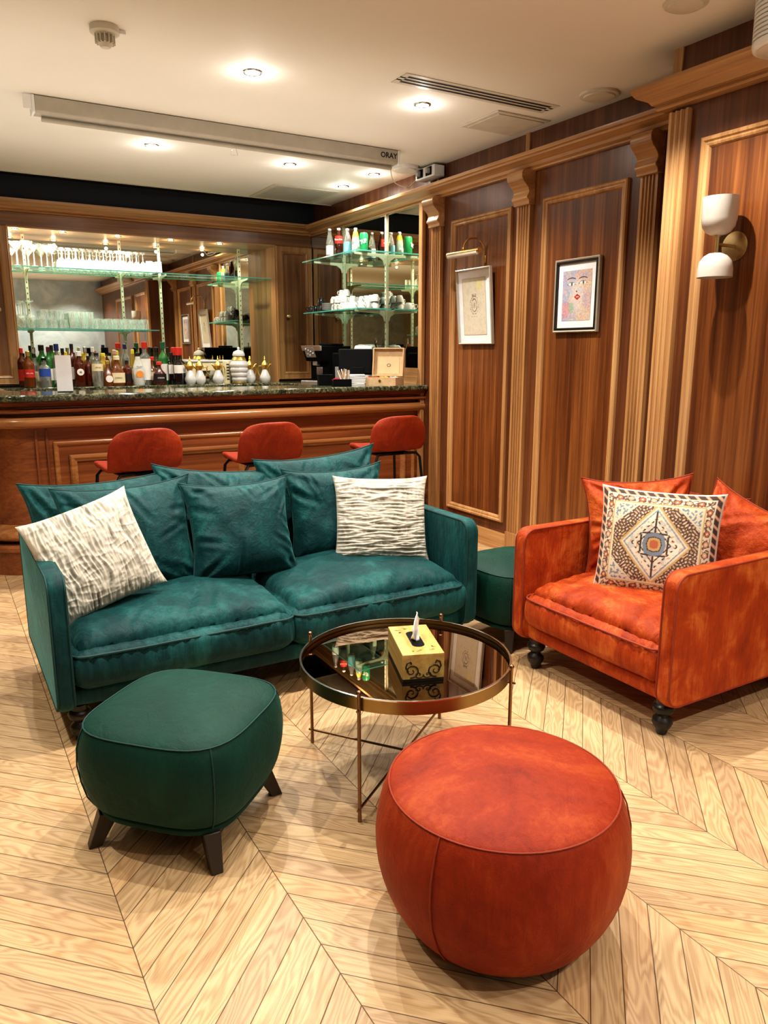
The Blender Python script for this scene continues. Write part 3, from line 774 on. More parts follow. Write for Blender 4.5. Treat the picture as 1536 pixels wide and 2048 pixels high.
# gold-topped coffee pots
def pot(loc, label, s=1, rz=0):
    t = thing('coffee_pot', label, 'coffee pot', loc, rz, 'white and gold coffee pots')
    obj('body', MB().lathe([(0, 0), (.036, 0), (.038, .004), (.052, .030), (.050, .052), (.034, .085), (.021, .118)], 24), WHITEC, t, smooth=50)
    obj('collar', MB().lathe([(.021, .118), (.020, .125), (.034, .148), (.036, .158), (.026, .162), (.020, .172)], 20, cap=False), GOLD, t, smooth=50)
    l = obj('lid', MB().lathe([(.030, .160), (.026, .176), (.010, .196), (.006, .205), (.009, .212), (.004, .220), (.002, .240), (0, .242)], 18), GOLD, t, smooth=50)
    obj('handle', MB().tube([(.030, 0, .150), (.055, 0, .150), (.064, 0, .125), (.060, 0, .085), (.048, 0, .060)], .005, 8), GOLD, t)
    obj('spout', MB().tube([(-.018, 0, .120), (-.035, 0, .140), (-.052, 0, .165), (-.062, 0, .168)], .006, 8, radii=[.009, .008, .006, .004]), GOLD, t)
    return t
for (x, y, l, rz) in ((1.960, 6.67, 'white coffee pot with gold top, leftmost, next to the wine bottles', .3), (2.045, 6.67, 'white coffee pot with gold top, second from the wine bottles', -.2),
                  (2.212, 6.67, 'white coffee pot with gold top standing alone left of the ribbed jar', .1), (2.528, 6.72, 'white coffee pot with gold top just right of the ribbed jar', 2.9),
                  (2.572, 6.82, 'white coffee pot with gold top, rear one right of the ribbed jar', .2), (2.655, 6.67, 'white coffee pot with gold top, rightmost, nearest the corner cabinet', 2.6)):
    pot((x, y, 1.0602), l, rz=rz)
# ribbed jar
t = thing('ribbed_jar', 'tall white ribbed jar with a gold-patterned domed lid', 'jar', (2.405, 6.66, 1.0602))
pr = [(0, 0), (.052, 0), (.056, .008)]
for k in range(4):
    for j in range(7): pr.append((.062 + .006 * k * (1 if k < 3 else .8) + .007 * sin(PI * j / 6), .015 + .042 * k + .042 * j / 6))
pr += [(.075, .190), (.060, .200)]
obj('body', MB().lathe(pr, 32), WHITEC, t, smooth=60)
obj('foot_ring', MB().lathe([(.058, 0), (.066, .004), (.064, .016), (.056, .018)], 28, cap=False), GOLD, t)
obj('gold_band', MB().lathe([(.060, .200), (.066, .206), (.050, .235), (.044, .240)], 28, cap=False), GOLD, t)
l = obj('lid', MB().lathe([(.054, .240), (.056, .252), (.046, .278), (.020, .290), (.008, .296), (.013, .308), (.006, .318), (0, .320)], 28), WHITEC, t, smooth=50)
# ornate cream box
t = thing('ornate_box', 'cream decorated box with dark scroll patterns behind the coffee pots', 'box', (2.19, 6.87, 1.0602))
m = MB()
m.prism([(-.19, .05), (-.165, .0), (-.15, 0), (-.12, .05), (-.10, .11), (.10, .11), (.12, .05), (.15, 0), (.165, 0), (.19, .05), (.185, .15), (.215, .185), (-.215, .185), (-.185, .15)], 1, -.07, .07)
obj('body', m, LCREAM, t, bevel=.003)
obj('lid', MB().box(-.22, .22, -.08, .08, .185, .205), WHITEC, t, bevel=.006)
m = MB()
for sx in (-1, 1):
    for k in range(5):
        m.tube([(sx * (.04 + .03 * k + .010 * cos(a * .7)), -.0715, .145 + .010 * sin(a * .7)) for a in range(9)], .0022, 5)
obj('scroll_pattern', m, GOLD, t)
# narrow patterned canister beside the jar
t = thing('patterned_canister', 'narrow cream canister with dark markings left of the ribbed jar', 'canister', (2.315, 6.74, 1.0602))
obj('body', MB().lathe([(0, 0), (.035, 0), (.035, .195), (.030, .20), (0, .20)], 24), LCREAM, t)
m = MB()
for k in range(6): m.box(-.012, .012, -.0366, -.0352, .03 + .026 * k, .042 + .026 * k)
obj('markings', m, INK, t)

# white card standing on the bar
t = thing('menu_card', 'tall white blank card standing on the bar top in front of the bottles', 'card', (.70, 5.03, 1.0902), R(-8))
m = MB(); m.T = Matrix.Rotation(R(-8), 4, 'X'); m.box(-.045, .045, -.0015, .0015, .004, .230)
obj('sheet', m, PAPER, t)
m = MB(); m.prism([(-.020, 0), (.045, 0), (.045, .003), (.004, .003), (.004, .012), (-.004, .012), (-.004, .003), (-.020, .003)], 0, -.044, .044)
obj('stand', m, GLASSP, t)

# ------------------------------------------------------------------ soft drinks on the corner shelf
ZU = 2.1155
def soda(y, r, h, glass, lab, label, letters=None, lc=None, z0=.12, z1=.4, cap=None, neck=None):
    t = B(3.055, y, 'slope', r, h, glass, cap or WHITEP, lab, label, z=ZU, z0=z0, z1=z1, letters=letters, lc=lc, ls=.018, name='soft_drink_bottle', rz=R(-31), caph=.05, capr=.44)
    if neck: obj('neck_label', MB().lathe([(r * .86, h * .58), (r * .80, h * .62), (r * .52, h * .77), (r * .48, h * .78)], 20, cap=False), neck, t)
soda(6.10, .034, .270, CLEAR, LWHITE, 'clear water bottle with a small white label, farthest on the corner shelf')
soda(5.93, .034, .250, COLA, LRED, 'dark cola bottle with a red label on the corner shelf', 'Coca-Cola', INKW, z0=.42, z1=.66)
soda(5.775, .034, .225, CLEAR, LCYAN, 'clear bottle with a pale blue label, third on the corner shelf', z0=.05, z1=.45)
soda(5.635, .032, .212, FROST, LWHITE, 'lemon drink bottle with a bright yellow neck on the corner shelf', z0=.05, z1=.3, neck=LYEL)
t = thing('drink_can', 'green and white drink can nearest the mirror post on the corner shelf', 'can', (3.055, 5.50, ZU), R(-31))
obj('body', MB().lathe([(0, 0), (.027, 0), (.033, .010), (.033, .125), (.027, .138), (0, .136)], 24), LGREEN, t, smooth=40)
obj('rim', MB().lathe([(.027, .136), (.028, .140), (.025, .140), (.024, .135), (0, .134)], 24), SILVER, t)
text('lettering', '7UP', .042, INKW, t, (0, -.0345, .07), (PI / 2, R(-20), 0), sx=.7, bold=.002)

# ------------------------------------------------------------------ cups on the lower corner shelf
ZL = 1.6785
def cup_mb(r=.034, h=.055, down=True):
    m = MB()
    p = [(0, 0), (r * .6, 0), (r * .66, .004), (r * .92, h * .4), (r, h), (r * .94, h), (r * .84, h * .4), (r * .5, .006), (0, .005)]
    if down: p = [(a, h - b) for a, b in p]
    m.lathe(p, 20, cap=False)
    return m
def handle_mb(r=.034, h=.055):
    return MB().tube([(r * .85, 0, h * .75), (r * 1.35, 0, h * .8), (r * 1.6, 0, h * .5), (r * 1.3, 0, h * .22), (r * .8, 0, h * .25)], .0035, 6)
c0 = thing('coffee_cup', 'white espresso cup stacked rim-down on the lower corner shelf', 'cup', (3.02, 5.50, ZL), R(200), 'white cups on the lower corner shelf')
obj('bowl', cup_mb(), WHITEC, c0, smooth=50); obj('handle', handle_mb(), WHITEC, c0, smooth=50)
n = 0
for k in range(6):
    for j in range(3):
        for q in range(2 if k > 2 or j == 2 else 1):
            if k == j == q == 0: continue
            dup(c0, (2.985 + .085 * j + random.uniform(-.008, .008), 5.48 + .082 * k + random.uniform(-.008, .008), ZL + q * .0562), random.uniform(2.2, 4.6))
dup(c0, (3.06, 5.81, ZL + .1124), 2.9); dup(c0, (3.06, 5.89, ZL + .1124), 3.4)
s0 = one('saucer', MB().lathe([(0, 0), (.030, 0), (.034, .003), (.062, .011), (.0625, .013), (.032, .006), (0, .005)], 32), WHITEC, 'white saucer in the stack on the lower corner shelf', 'saucer', (3.00, 6.02, ZL), group='white saucers on the lower corner shelf', smooth=50)
for k in range(1, 7): dup(s0, (3.00, 6.02, ZL + .0085 * k))
for k in range(7): dup(s0, (3.13, 6.03, ZL + .0085 * k))
b0 = thing('coffee_cup', 'black cup at the far end of the lower corner shelf', 'cup', (2.99, 6.16, ZL), 2.6, 'black cups on the lower corner shelf')
obj('bowl', cup_mb(.036, .058), BLACKC, b0, smooth=50); obj('handle', handle_mb(.036, .058), BLACKC, b0, smooth=50)
for x, y, z, a in ((2.99, 6.26, 0, 2.9), (3.08, 6.17, 0, 3.6), (3.08, 6.27, 0, 2.2), (3.00, 6.17, .0595, 3.9), (2.99, 6.345, 0, 3.1)): dup(b0, (x, y, ZL + z), a)
one('tray', MB().lathe([(0, 0), (.05, 0), (.06, .003), (0, .003)], 28), WHITEC, 'flat white plate at the outer far end of the lower corner shelf', 'plate', (3.14, 6.36, ZL))

# ------------------------------------------------------------------ coffee corner
ZT = 1.0605
t = thing('coffee_machine', 'black automatic coffee machine with silver drip tray beside the corner cabinet', 'coffee machine', (2.86, 5.86, ZT), R(-70))
m = MB().prism([(-.02, .0), (.23, 0), (.23, .325), (-.155, .325), (-.10, .20), (-.045, .20), (-.045, .05), (-.02, .05)], 0, -.105, .105)
obj('housing', m, BLACKP, t, bevel=.006)
m = MB(); m.prism([(-.157, .327), (-.1405, .285), (-.13, .287), (-.13, .327)], 0, -.107, .107)
obj('top_trim', m, SILVER, t, bevel=.002)
m = MB(); m.prism([(-.1515, .310), (-.118, .232), (-.112, .235), (-.145, .312)], 0, -.080, .030)
p_ = obj('control_panel', m, GREYP, t, bevel=.002)
m = MB()
for a, b in ((-.06, .3), (-.035, .29), (-.012, .28), (.01, .265), (-.05, .26), (-.03, .25)): m.sphere((a, -.147 + (.3 - b) * .43, b), .006, 8, 6)
obj('buttons', m, WHITEP, p_)
obj('dispenser_spout', MB().box(-.035, .015, -.095, -.05, .165, .205), SILVER, t, bevel=.005)
obj('back_panel', MB().box(-.035, .035, -.049, -.044, .07, .155), CHROME, t, bevel=.003)
obj('drip_tray', MB().box(-.10, .10, -.175, -.03, 0, .045), SILVER, t, bevel=.008)
m = MB()
for k in range(9): m.box(-.08, .08, -.165 + .014 * k, -.158 + .014 * k, .0455, .048)
obj('tray_grate', m, BLACKP, t)
obj('bean_hopper', MB().box(-.07, .07, .02, .18, .326, .345), BLACKP, t, bevel=.008)

t = thing('milk_cooler', 'small black machine with grey front between coffee machine and screen', 'machine', (2.88, 5.55, ZT), R(-60))
obj('housing', MB().box(-.06, .06, -.06, .12, 0, .27), BLACKP, t, bevel=.01)
obj('grey_front', MB().box(-.032, .032, -.064, -.0605, .05, .16), GREYP, t, bevel=.003)
obj('knob_cap', MB().lathe([(0, .27), (.035, .271), (.038, .29), (.02, .30), (0, .30)], 20), BLACKP, t)

t = thing('touch_terminal', 'black touch screen terminal seen from behind on the bar counter', 'screen', (2.90, 5.33, ZT), R(-25))
m = MB(); m.T = Matrix.Translation((0, 0, .10)) @ Matrix.Rotation(R(-12), 4, 'X'); m.box(-.15, .12, -.012, .012, 0, .205)
obj('display', m, BLACKP, t, bevel=.014, bseg=3)
obj('stand', MB().prism([(-.03, 0), (.11, 0), (.06, .02), (.015, .16), (-.005, .16)], 0, -.05, .05), BLACKP, t, bevel=.004)
t = thing('receipt_printer', 'white receipt printer behind the black screen terminal', 'printer', (3.13, 5.60, ZT), R(-60))
obj('housing', MB().prism([(-.10, 0), (.12, 0), (.12, .33), (-.05, .33), (-.10, .25)], 0, -.085, .085), WHITEP, t, bevel=.012)
obj('cover', MB().box(-.07, .07, -.02, .10, .331, .337), WHITEC, t, bevel=.003)
t = thing('beer_tap', 'slim chrome tap handle rising behind the white printer', 'tap', (3.13, 5.42, ZT))
obj('column', MB().lathe([(0, 0), (.022, 0), (.022, .01), (.012, .02), (.010, .30), (0, .31)], 16), CHROME, t)
obj('lever', MB().tube([(0, 0, .29), (-.02, -.01, .33), (-.018, -.008, .385)], .009, 8, radii=[.006, .008, .011]), CHROME, t)
# things on the bar top
ZBT = 1.0902
t = thing('card_reader', 'small black box left of the stirrer holder on the bar', 'box', (2.56, 5.22, ZBT), R(-18))
obj('body', MB().box(-.055, .055, -.05, .05, 0, .072), BLACKP, t, bevel=.004)
obj('lid', MB().box(-.057, .057, -.052, .052, .0725, .080), BLACKP, t, bevel=.002)
t = thing('stirrer_holder', 'small black open box holding wooden stirrers and red sachets', 'box', (2.60, 5.03, ZBT), R(-18))
m = MB(); m.box(-.068, .068, -.045, .045, 0, .006); m.box(-.068, -.062, -.045, .045, 0, .052); m.box(.062, .068, -.045, .045, 0, .052); m.box(-.062, .062, -.045, -.039, 0, .052); m.box(-.062, .062, .039, .045, 0, .052); m.box(-.01, -.006, -.039, .039, 0, .05)
obj('tray', m, BLACKP, t)
random.seed(3)
st0 = None
for k in range(12):
    a = -.5 + k * .09
    m = MB(); m.T = Matrix.Rotation(a * .6, 4, 'Y') @ Matrix.Rotation(random.uniform(-.25, .2), 4, 'X'); m.box(-.004, .004, -.001, .001, 0, .105 + random.uniform(-.01, .02))
    one('wooden_stirrer', m, MDFL if k % 3 else PAPER, 'pale wooden drink stirrer standing in the small black holder', 'stirrer', (2.605 + .007 * (k % 8), 5.02 + .004 * (k % 3), ZBT + .008), group='drink stirrers in the black holder')
for k in range(5):
    m = MB(); m.T = Matrix.Rotation(R(12 * (k - 2)), 4, 'Y'); m.box(-.016, .016, -.002, .002, 0, .052)
    one('sugar_sachet', m, plain('pink_sachet', (.7, .05, .10), .5) if k == 0 else bpy.data.materials['pink_sachet'], 'red paper sachet standing in the small black holder', 'sachet', (2.557 + .004 * k, 5.018 + .008 * k, ZBT + .008), R(-18), group='sachets in the black holder')
t = thing('napkin_stack', 'stack of white napkins between the stirrer holder and wooden tea box', 'napkins', (2.765, 5.13, ZBT), R(-25))
m = MB()
for k in range(9): m.T = Matrix.Rotation(R(random.uniform(-5, 5)), 4, 'Z'); m.box(-.075, .075, -.065, .065, .009 * k, .009 * k + .0075)
obj('folded_sheets', m, PAPER, t, bevel=.002)
# tea box
t = thing('wooden_tea_box', 'open pale wooden tea box with sachets on the bar, lid standing up', 'box', (2.965, 5.03, ZBT), R(-51))
W2, D2, H2 = .125, .095, .060
m = MB(); m.box(-W2, W2, -D2, D2, 0, .006); m.box(-W2, W2, -D2, -D2 + .008, .006, H2); m.box(-W2, W2, D2 - .008, D2, .006, H2); m.box(-W2, -W2 + .008, -D2 + .008, D2 - .008, .006, H2); m.box(W2 - .008, W2, -D2 + .008, D2 - .008, .006, H2)
for x in (-.04, .04): m.box(x - .002, x + .002, -D2 + .008, D2 - .008, .006, H2 - .006)
obj('tray', m, MDFL, t)
m = MB(); m.T = Matrix.Translation((0, D2, H2 + .002)) @ Matrix.Rotation(R(8), 4, 'X') @ Matrix.Rotation(0, 4, 'Y')
m.T = Matrix.Translation((0, D2 - .003, H2 + .002)) @ Matrix.Rotation(R(-8), 4, 'X')
m.box(-W2, W2, 0, .008, 0, .215); m.box(-W2, W2, -.028, 0, 0, .008); m.box(-W2, W2, -.028, 0, .207, .215); m.box(-W2, -W2 + .008, -.028, 0, .008, .207); m.box(W2 - .008, W2, -.028, 0, .008, .207)
ld = obj('lid', m, MDFL, t)
m = MB(); T_ = Matrix.Translation((0, D2 - .003, H2 + .002)) @ Matrix.Rotation(R(-8), 4, 'X')
m.T = T_; m.box(-.085, .085, -.002, 0, .02, .145)
obj('inset_panel', m, plain('pale_wood_inset', (.68, .50, .30), .5), ld)
m = MB(); m.T = T_ @ Matrix.Translation((0, -.0022, .085)) @ Matrix.Rotation(PI / 2, 4, 'X'); m.lathe([(.009, 0), (.012, 0), (.012, .0008), (.009, .0008)], 20, cap=False, sx=1.3)
obj('round_stamp', m, DARKW, ld)
m = MB(); m.T = Matrix.Translation((0, -D2 - .001, .034)) @ Matrix.Rotation(PI / 2, 4, 'X'); m.lathe([(0, 0), (.011, 0), (.010, .004), (0, .005)], 16)
obj('clasp', m, BRASS, t)
cols = [LRED, LYEL, LWHITE, LGREEN, plain('pink_paper', (.75, .30, .32), .5), LCREAM]
random.seed(5)
for k in range(14):
    m = MB(); m.T = Matrix.Rotation(R(random.uniform(-25, 25)), 4, 'Y') @ Matrix.Rotation(R(random.uniform(-30, 10)), 4, 'X'); m.box(-.026, .026, -.0015, .0015, 0, .055)
    lx = -.085 + .085 * (k % 3); ly = -.06 + .027 * (k // 3)
    c_, s_ = cos(R(-51)), sin(R(-51))
    one('tea_sachet', m, cols[k % 6], 'paper tea sachet lying in the open wooden tea box', 'sachet', (2.965 + lx * c_ - ly * s_, 5.03 + lx * s_ + ly * c_, ZBT + .010), R(-51), group='tea sachets in the wooden box')
# small plant and gold pots further along the side counter (seen in the corner mirror)
# ------------------------------------------------------------------ upholstery
def n3(x, y, z): return noise.noise(Vector((x, y, z)))
def ridged(x, y, z): return 1 - abs(n3(x, y, z)) * 2
def set_col(o, cols):
    at = o.data.color_attributes.new('Col', 'FLOAT_COLOR', 'POINT')
    flat = []
    for c in cols: flat += [c[0], c[1], c[2], 1.0]
    at.data.foreach_set('color', flat)

def crease(x, y, lines):
    z = 0
    for (ax, ay, bx, by, w_, d_) in lines:
        vx, vy = bx - ax, by - ay; L2 = vx * vx + vy * vy
        t = ((x - ax) * vx + (y - ay) * vy) / L2
        if t < -.1 or t > 1.1: continue
        tc = max(0, min(1, t)); dx, dy = x - ax - vx * tc, y - ay - vy * tc
        q = (dx * dx + dy * dy) ** .5 / w_
        if q > 4: continue
        tp = max(0, 1 - tc) ** .7 * min(1, tc * 8 + .35)
        z += d_ * tp * (-math.exp(-q * q) + .75 * math.exp(-(q - 2.1) ** 2))
    return z
def soft_box(w, d, h, r, crown=.03, bulge=.012, seed=0, wr=.006, n=26):
    """a puffy box cushion centred on x, y with its bottom at z=0"""
    bm = bmesh.new(); bmesh.ops.create_cube(bm, size=2)
    bmesh.ops.subdivide_edges(bm, edges=bm.edges, cuts=n, use_grid_fill=True)
    m = MB(); H = Vector((w / 2, d / 2, h / 2))
    rg = random.Random(seed * 31 + 5)
    folds = []
    if wr > .004:
        x = -w / 2 + .03
        while x < w / 2 - .02:           # gathers under and over the front seam
            folds.append((x, rg.uniform(.006, .012), rg.uniform(.5, 1.0), rg.uniform(.03, .10), rg.uniform(-.25, .25)))
            x += rg.uniform(.022, .050)
        tl = []
        for k in range(9):
            ax = rg.uniform(-w / 2, w / 2) * .9; ay = -d / 2 + .03; an = rg.uniform(.25, 2.9); ln = rg.uniform(.10, .28)
            tl.append((ax, ay, ax + ln * cos(an), ay + ln * abs(sin(an)) + .03, rg.uniform(.010, .018), rg.uniform(.003, .006)))
        for sx in (-1, 1):
            for k in range(3):
                ax = sx * (w / 2 - .01); ay = rg.uniform(-d / 2, d / 2) * .8
                tl.append((ax, ay, ax - sx * rg.uniform(.1, .26), ay + rg.uniform(-.12, .12), rg.uniform(.010, .016), rg.uniform(.003, .006)))
    idx = {}
    for v in bm.verts:
        u = v.co
        # crowd the grid towards the edges
        q = Vector([math.copysign(1 - (1 - abs(c)) ** 1.25, c) if abs(c) < 1 else c for c in u])
        p = Vector((q.x * H.x, q.y * H.y, q.z * H.z))
        c = Vector([max(-(H[i] - r), min(H[i] - r, p[i])) for i in range(3)])
        e = p - c
        if e.length > 1e-9: p = c + e.normalized() * r
        fx, fy, fz = 1 - q.x ** 2, 1 - q.y ** 2, 1 - q.z ** 2
        if q.z > 0: p.z += crown * (max(fx, 0) ** .45) * (max(fy, 0) ** .42) * q.z
        p.x += bulge * q.x * fz * abs(q.x) ** 3; p.y += bulge * 1.5 * q.y * fz * abs(q.y) ** 3
        s = seed * 13.7
        # creases: vertical gathers on the sides, soft diagonal folds on top
        side = max(abs(q.y), abs(q.x)) ** 8
        g = ridged(p.x * 19 + s, p.y * 14, p.z * 3) * (.35 + n3(p.x * 6 + s, p.y * 7, 3)) * (.4 + .6 * max(0, q.z + .6))
        f = n3(p.x * 5 + s, p.y * 3.5 + p.x * 2, 1.3) + .5 * n3(p.x * 13 + s, p.y * 9, 4)
        top = max(q.z, 0) ** 4
        p.z += top * wr * 1.6 * f * (1 - side) + top * side * wr * .8 * g
        k = side * (1 - top) * wr * 2.6 * g
        p.y += k * (1 if q.y > 0 else -1) * (abs(q.y) > .9); p.x += k * (1 if q.x > 0 else -1) * (abs(q.x) > .9)
        if folds and u.y < -.2:
            ft = min(1, (-u.y - .2) * 2)
            for (fx_, fw, fd, fl, sl) in folds:
                if u.z < .98:                                   # front face
                    dz = (h * .30 - p.z); xx = fx_ + sl * dz
                    if abs(p.x - xx) < fw * 3: p.y += .010 * fd * math.exp(-((p.x - xx) / fw) ** 2) * max(0, 1 - abs(dz) / (h * .75)) * (abs(u.y) > .98)
                else:
                    dy = p.y + d / 2; xx = fx_ - sl * dy
                    if abs(p.x - xx) < fw * 3: p.z -= .007 * fd * math.exp(-((p.x - xx) / fw) ** 2) * max(0, 1 - dy / fl)
        if folds and u.z > .98: p.z += crease(p.x, p.y, tl)
        p.z += h / 2
        idx[v.index] = m.V(p)
    for f in bm.faces: m.F([idx[v.index] for v in f.verts])
    bm.free(); return m
def rect_loop(w, d, z, r, n=6, bow=0):
    pts = []
    for (cx, cy, a0) in ((w / 2 - r, d / 2 - r, 0), (-w / 2 + r, d / 2 - r, 90), (-w / 2 + r, -d / 2 + r, 180), (w / 2 - r, -d / 2 + r, 270)):
        for k in range(n + 1):
            a = R(a0 + 90 * k / n); pts.append(Vector((cx + r * cos(a), cy + r * sin(a), z)))
    out = []
    for i in range(len(pts)):
        a, b = pts[i], pts[(i + 1) % len(pts)]
        st = max(1, int((b - a).length / .03))
        for j in range(st): out.append(a.lerp(b, j / st))
    return out

LEGP = [(0, 0), (.016, 0), (.020, .010), (.022, .020), (.030, .030), (.036, .045), (.034, .060), (.022, .070), (.020, .078), (.034, .086), (.040, .100), (.036, .112), (.028, .118), (.028, .136), (0, .136)]
def sofa(name, label, cat, loc, rz, W, D, mat, pipe, nseat, armh=.62, seed=1):
    t = thing(name, label, cat, loc, rz)
    y0, y1 = -D / 2, D / 2; zb = .13; ta = .058
    m = soft_box(W - .04, D - .05, .080, .03, 0, 0, seed, 0, 8)
    for i in range(len(m.v)): m.v[i] = m.v[i] + Vector((0, .012, zb))
    obj('base', m, mat, t, merge=True, smooth=60)
    # arms: rounded side panels
    def arm(sgn):
        rr = .055; pts = []
        for (cy, cz, a0) in ((y1 - .02, armh - .02, 0), (y0 + rr, armh - rr, 90), (y0 + rr, zb + rr, 180), (y1 - .02, zb + .02, 270)):
            q = .02 if cy > 0 else rr
            for k in range(7):
                a = R(a0 + 90 * k / 6); pts.append((cy + q * cos(a), cz + q * sin(a)))
        x0, x1 = sorted((sgn * (W / 2), sgn * (W / 2 - ta)))
        m = MB(); s = ta / 2; xc = (x0 + x1) / 2
        # loops across thickness with a rounded cross-section
        loops = []
        for k in range(11):
            a = PI * k / 10; dx = -cos(a) * s; ins = (1 - sin(a) ** .6) * .014
            lp = []
            for (yy, zz) in pts:
                cy, cz = 0, (armh + zb) / 2
                fy = (yy - cy) / (D / 2); fz = (zz - cz) / ((armh - zb) / 2)
                lp.append(m.V((xc + dx, yy - math.copysign(ins, fy) * min(1, abs(fy)) ** 2, zz - math.copysign(ins, fz) * min(1, abs(fz)) ** 2)))
            loops.append(lp)
        nn = len(pts)
        for A, B_ in zip(loops, loops[1:]):
            for k in range(nn): m.F((A[k], A[(k + 1) % nn], B_[(k + 1) % nn], B_[k]))
        m.F(loops[0][::-1]); m.F(loops[-1])
        a_ = obj('arm', m, mat, t, smooth=50)
        for sx in (x0 + .002, x1 - .002):
            p = MB().tube([(sx, yy * .992, (zz - (armh + zb) / 2) * .97 + (armh + zb) / 2) for yy, zz in pts], .0038, 6, closed=True)
            obj('piping', p, pipe, a_)
    arm(-1); arm(1)
    m = soft_box(W - 2 * ta + .01, .085, armh - zb, .03, 0, 0, seed + 3, .002, 12)
    for i in range(len(m.v)): m.v[i] = m.v[i] + Vector((0, y1 - .045, zb))
    b = obj('backrest', m, mat, t, merge=True, smooth=60)
    iw = (W - 2 * ta - .006) / nseat; dd = D - .10
    for k in range(nseat):
        cx = -W / 2 + ta + .003 + iw * (k + .5)
        h = .175
        m = soft_box(iw - .004, dd, h, .055, .072, .014, seed + 5 + k, .009, 84)
        off = Vector((cx, y0 + .014 + dd / 2, .188))
        for i in range(len(m.v)): m.v[i] = m.v[i] + off
        c = obj('seat_cushion', m, mat, t, merge=True, smooth=80)
        lp = rect_loop(iw + .008, dd + .032, .188 + h - .034, .055)
        lp = [Vector((p.x + cx, p.y + off.y, p.z + .003 * n3(p.x * 9, p.y * 9, k))) for p in lp]
        obj('piping', MB().tube(lp, .0048, 6, closed=True), pipe, c)
    for sx in (-1, 1):
        for sy in (-1, 1):
            m = MB(); m.lathe(LEGP, 24, (sx * (W / 2 - .075), sy * (D / 2 - .075), 0)); obj('leg', m, BLACKW, t, smooth=50)
    return t
sofa('velvet_sofa', 'teal velvet two-seat sofa with thin arms, on the left of the coffee table', 'sofa', (1.125, 3.02, 0), 0, 1.75, .88, TEAL, PIPE_T, 2, seed=1)
sofa('velvet_armchair', 'rust orange velvet armchair with low square arms by the right wall', 'armchair', (2.484, 1.98, 0), -PI / 2, .82, .87, RUST, PIPE_R, 1, seed=9)

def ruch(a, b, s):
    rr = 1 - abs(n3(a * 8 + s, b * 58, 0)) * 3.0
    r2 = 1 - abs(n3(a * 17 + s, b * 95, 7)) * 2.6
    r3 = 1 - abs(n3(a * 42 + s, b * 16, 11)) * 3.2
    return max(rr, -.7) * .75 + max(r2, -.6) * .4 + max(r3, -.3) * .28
def pillow_fn(w, h, th, seed, wr=.010, pinch=.055, N_=44, style='velvet', pw=.55):
    """front/back sheets; returns builder and the outline"""
    rg = random.Random(seed * 17 + 3); lines = []
    if style == 'velvet':
        for k in range(16):
            side = rg.randrange(4); q = rg.uniform(-.92, .92)
            ax, ay = [(q, -1), (1, q), (q, 1), (-1, q)][side]
            an = math.atan2(-ay, -ax) + rg.uniform(-.8, .8); ln = rg.uniform(.07, .22)
            ax *= w / 2 * .97; ay *= h / 2 * .97
            lines.append((ax, ay, ax + ln * cos(an), ay + ln * sin(an), rg.uniform(.007, .013), rg.uniform(.006, .012)))
        for cx in (-1, 1):
            for cy in (-1, 1):
                for k in range(2):
                    an = math.atan2(-cy, -cx) + rg.uniform(-.35, .35); ln = rg.uniform(.10, .20)
                    ax, ay = cx * w / 2 * .95, cy * h / 2 * .95
                    lines.append((ax, ay, ax + ln * cos(an), ay + ln * sin(an), rg.uniform(.009, .014), rg.uniform(.008, .013)))
    def P(u, v, sgn):
        pu = 1 - pinch * (1 - v * v) ** 1.0 * abs(u) ** 2; pv = 1 - pinch * (1 - u * u) * abs(v) ** 2
        ear = 1 + .045 * (abs(u) * abs(v)) ** 5
        x = w / 2 * u * pu * ear; y = h / 2 * v * pv * ear
        e = max(0, (1 - abs(u) ** 2.6)) * max(0, (1 - abs(v) ** 2.6))
        z = th / 2 * e ** pw * sgn
        z *= 1 + .12 * (-v)                                  # sag towards the bottom
        s = seed * 7.31 + (5 if sgn < 0 else 0)
        if style == 'velvet':
            f = n3(x * 6 + s, y * 6, s) + .55 * n3(x * 15 + s, y * 11, 2)
            rad = ridged(math.atan2(v, u) * 3.5 + s, (u * u + v * v) * .8, 1) * n3(u * 3 + s, v * 3, 9)
            edge = max(abs(u), abs(v)) ** 3 * e ** .25
            z += sgn * (wr * .75 * (f * e ** .4 + .7 * rad * edge) + crease(x, y, lines) * min(1, e * 5))
        elif style in ('ruch_h', 'ruch_v'):
            a, b = (x, y) if style == 'ruch_h' else (y, x)
            b2 = b + .010 * n3(a * 9 + s, b * 9, 3)
            z += sgn * wr * ruch(a, b2, s) * min(1, e * 6 + .15)
        else:
            z += sgn * wr * n3(x * 7 + s, y * 7, s) * e ** .5
        return Vector((x, y, z))
    return P
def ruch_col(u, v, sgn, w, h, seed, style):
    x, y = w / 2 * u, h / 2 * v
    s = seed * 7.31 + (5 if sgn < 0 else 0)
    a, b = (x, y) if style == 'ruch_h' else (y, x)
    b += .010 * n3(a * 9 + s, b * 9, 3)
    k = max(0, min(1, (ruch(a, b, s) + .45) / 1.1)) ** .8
    return (.25 + .37 * k, .23 + .345 * k, .19 + .305 * k)  # crease shade put into the colour: folds darker, ridges paler
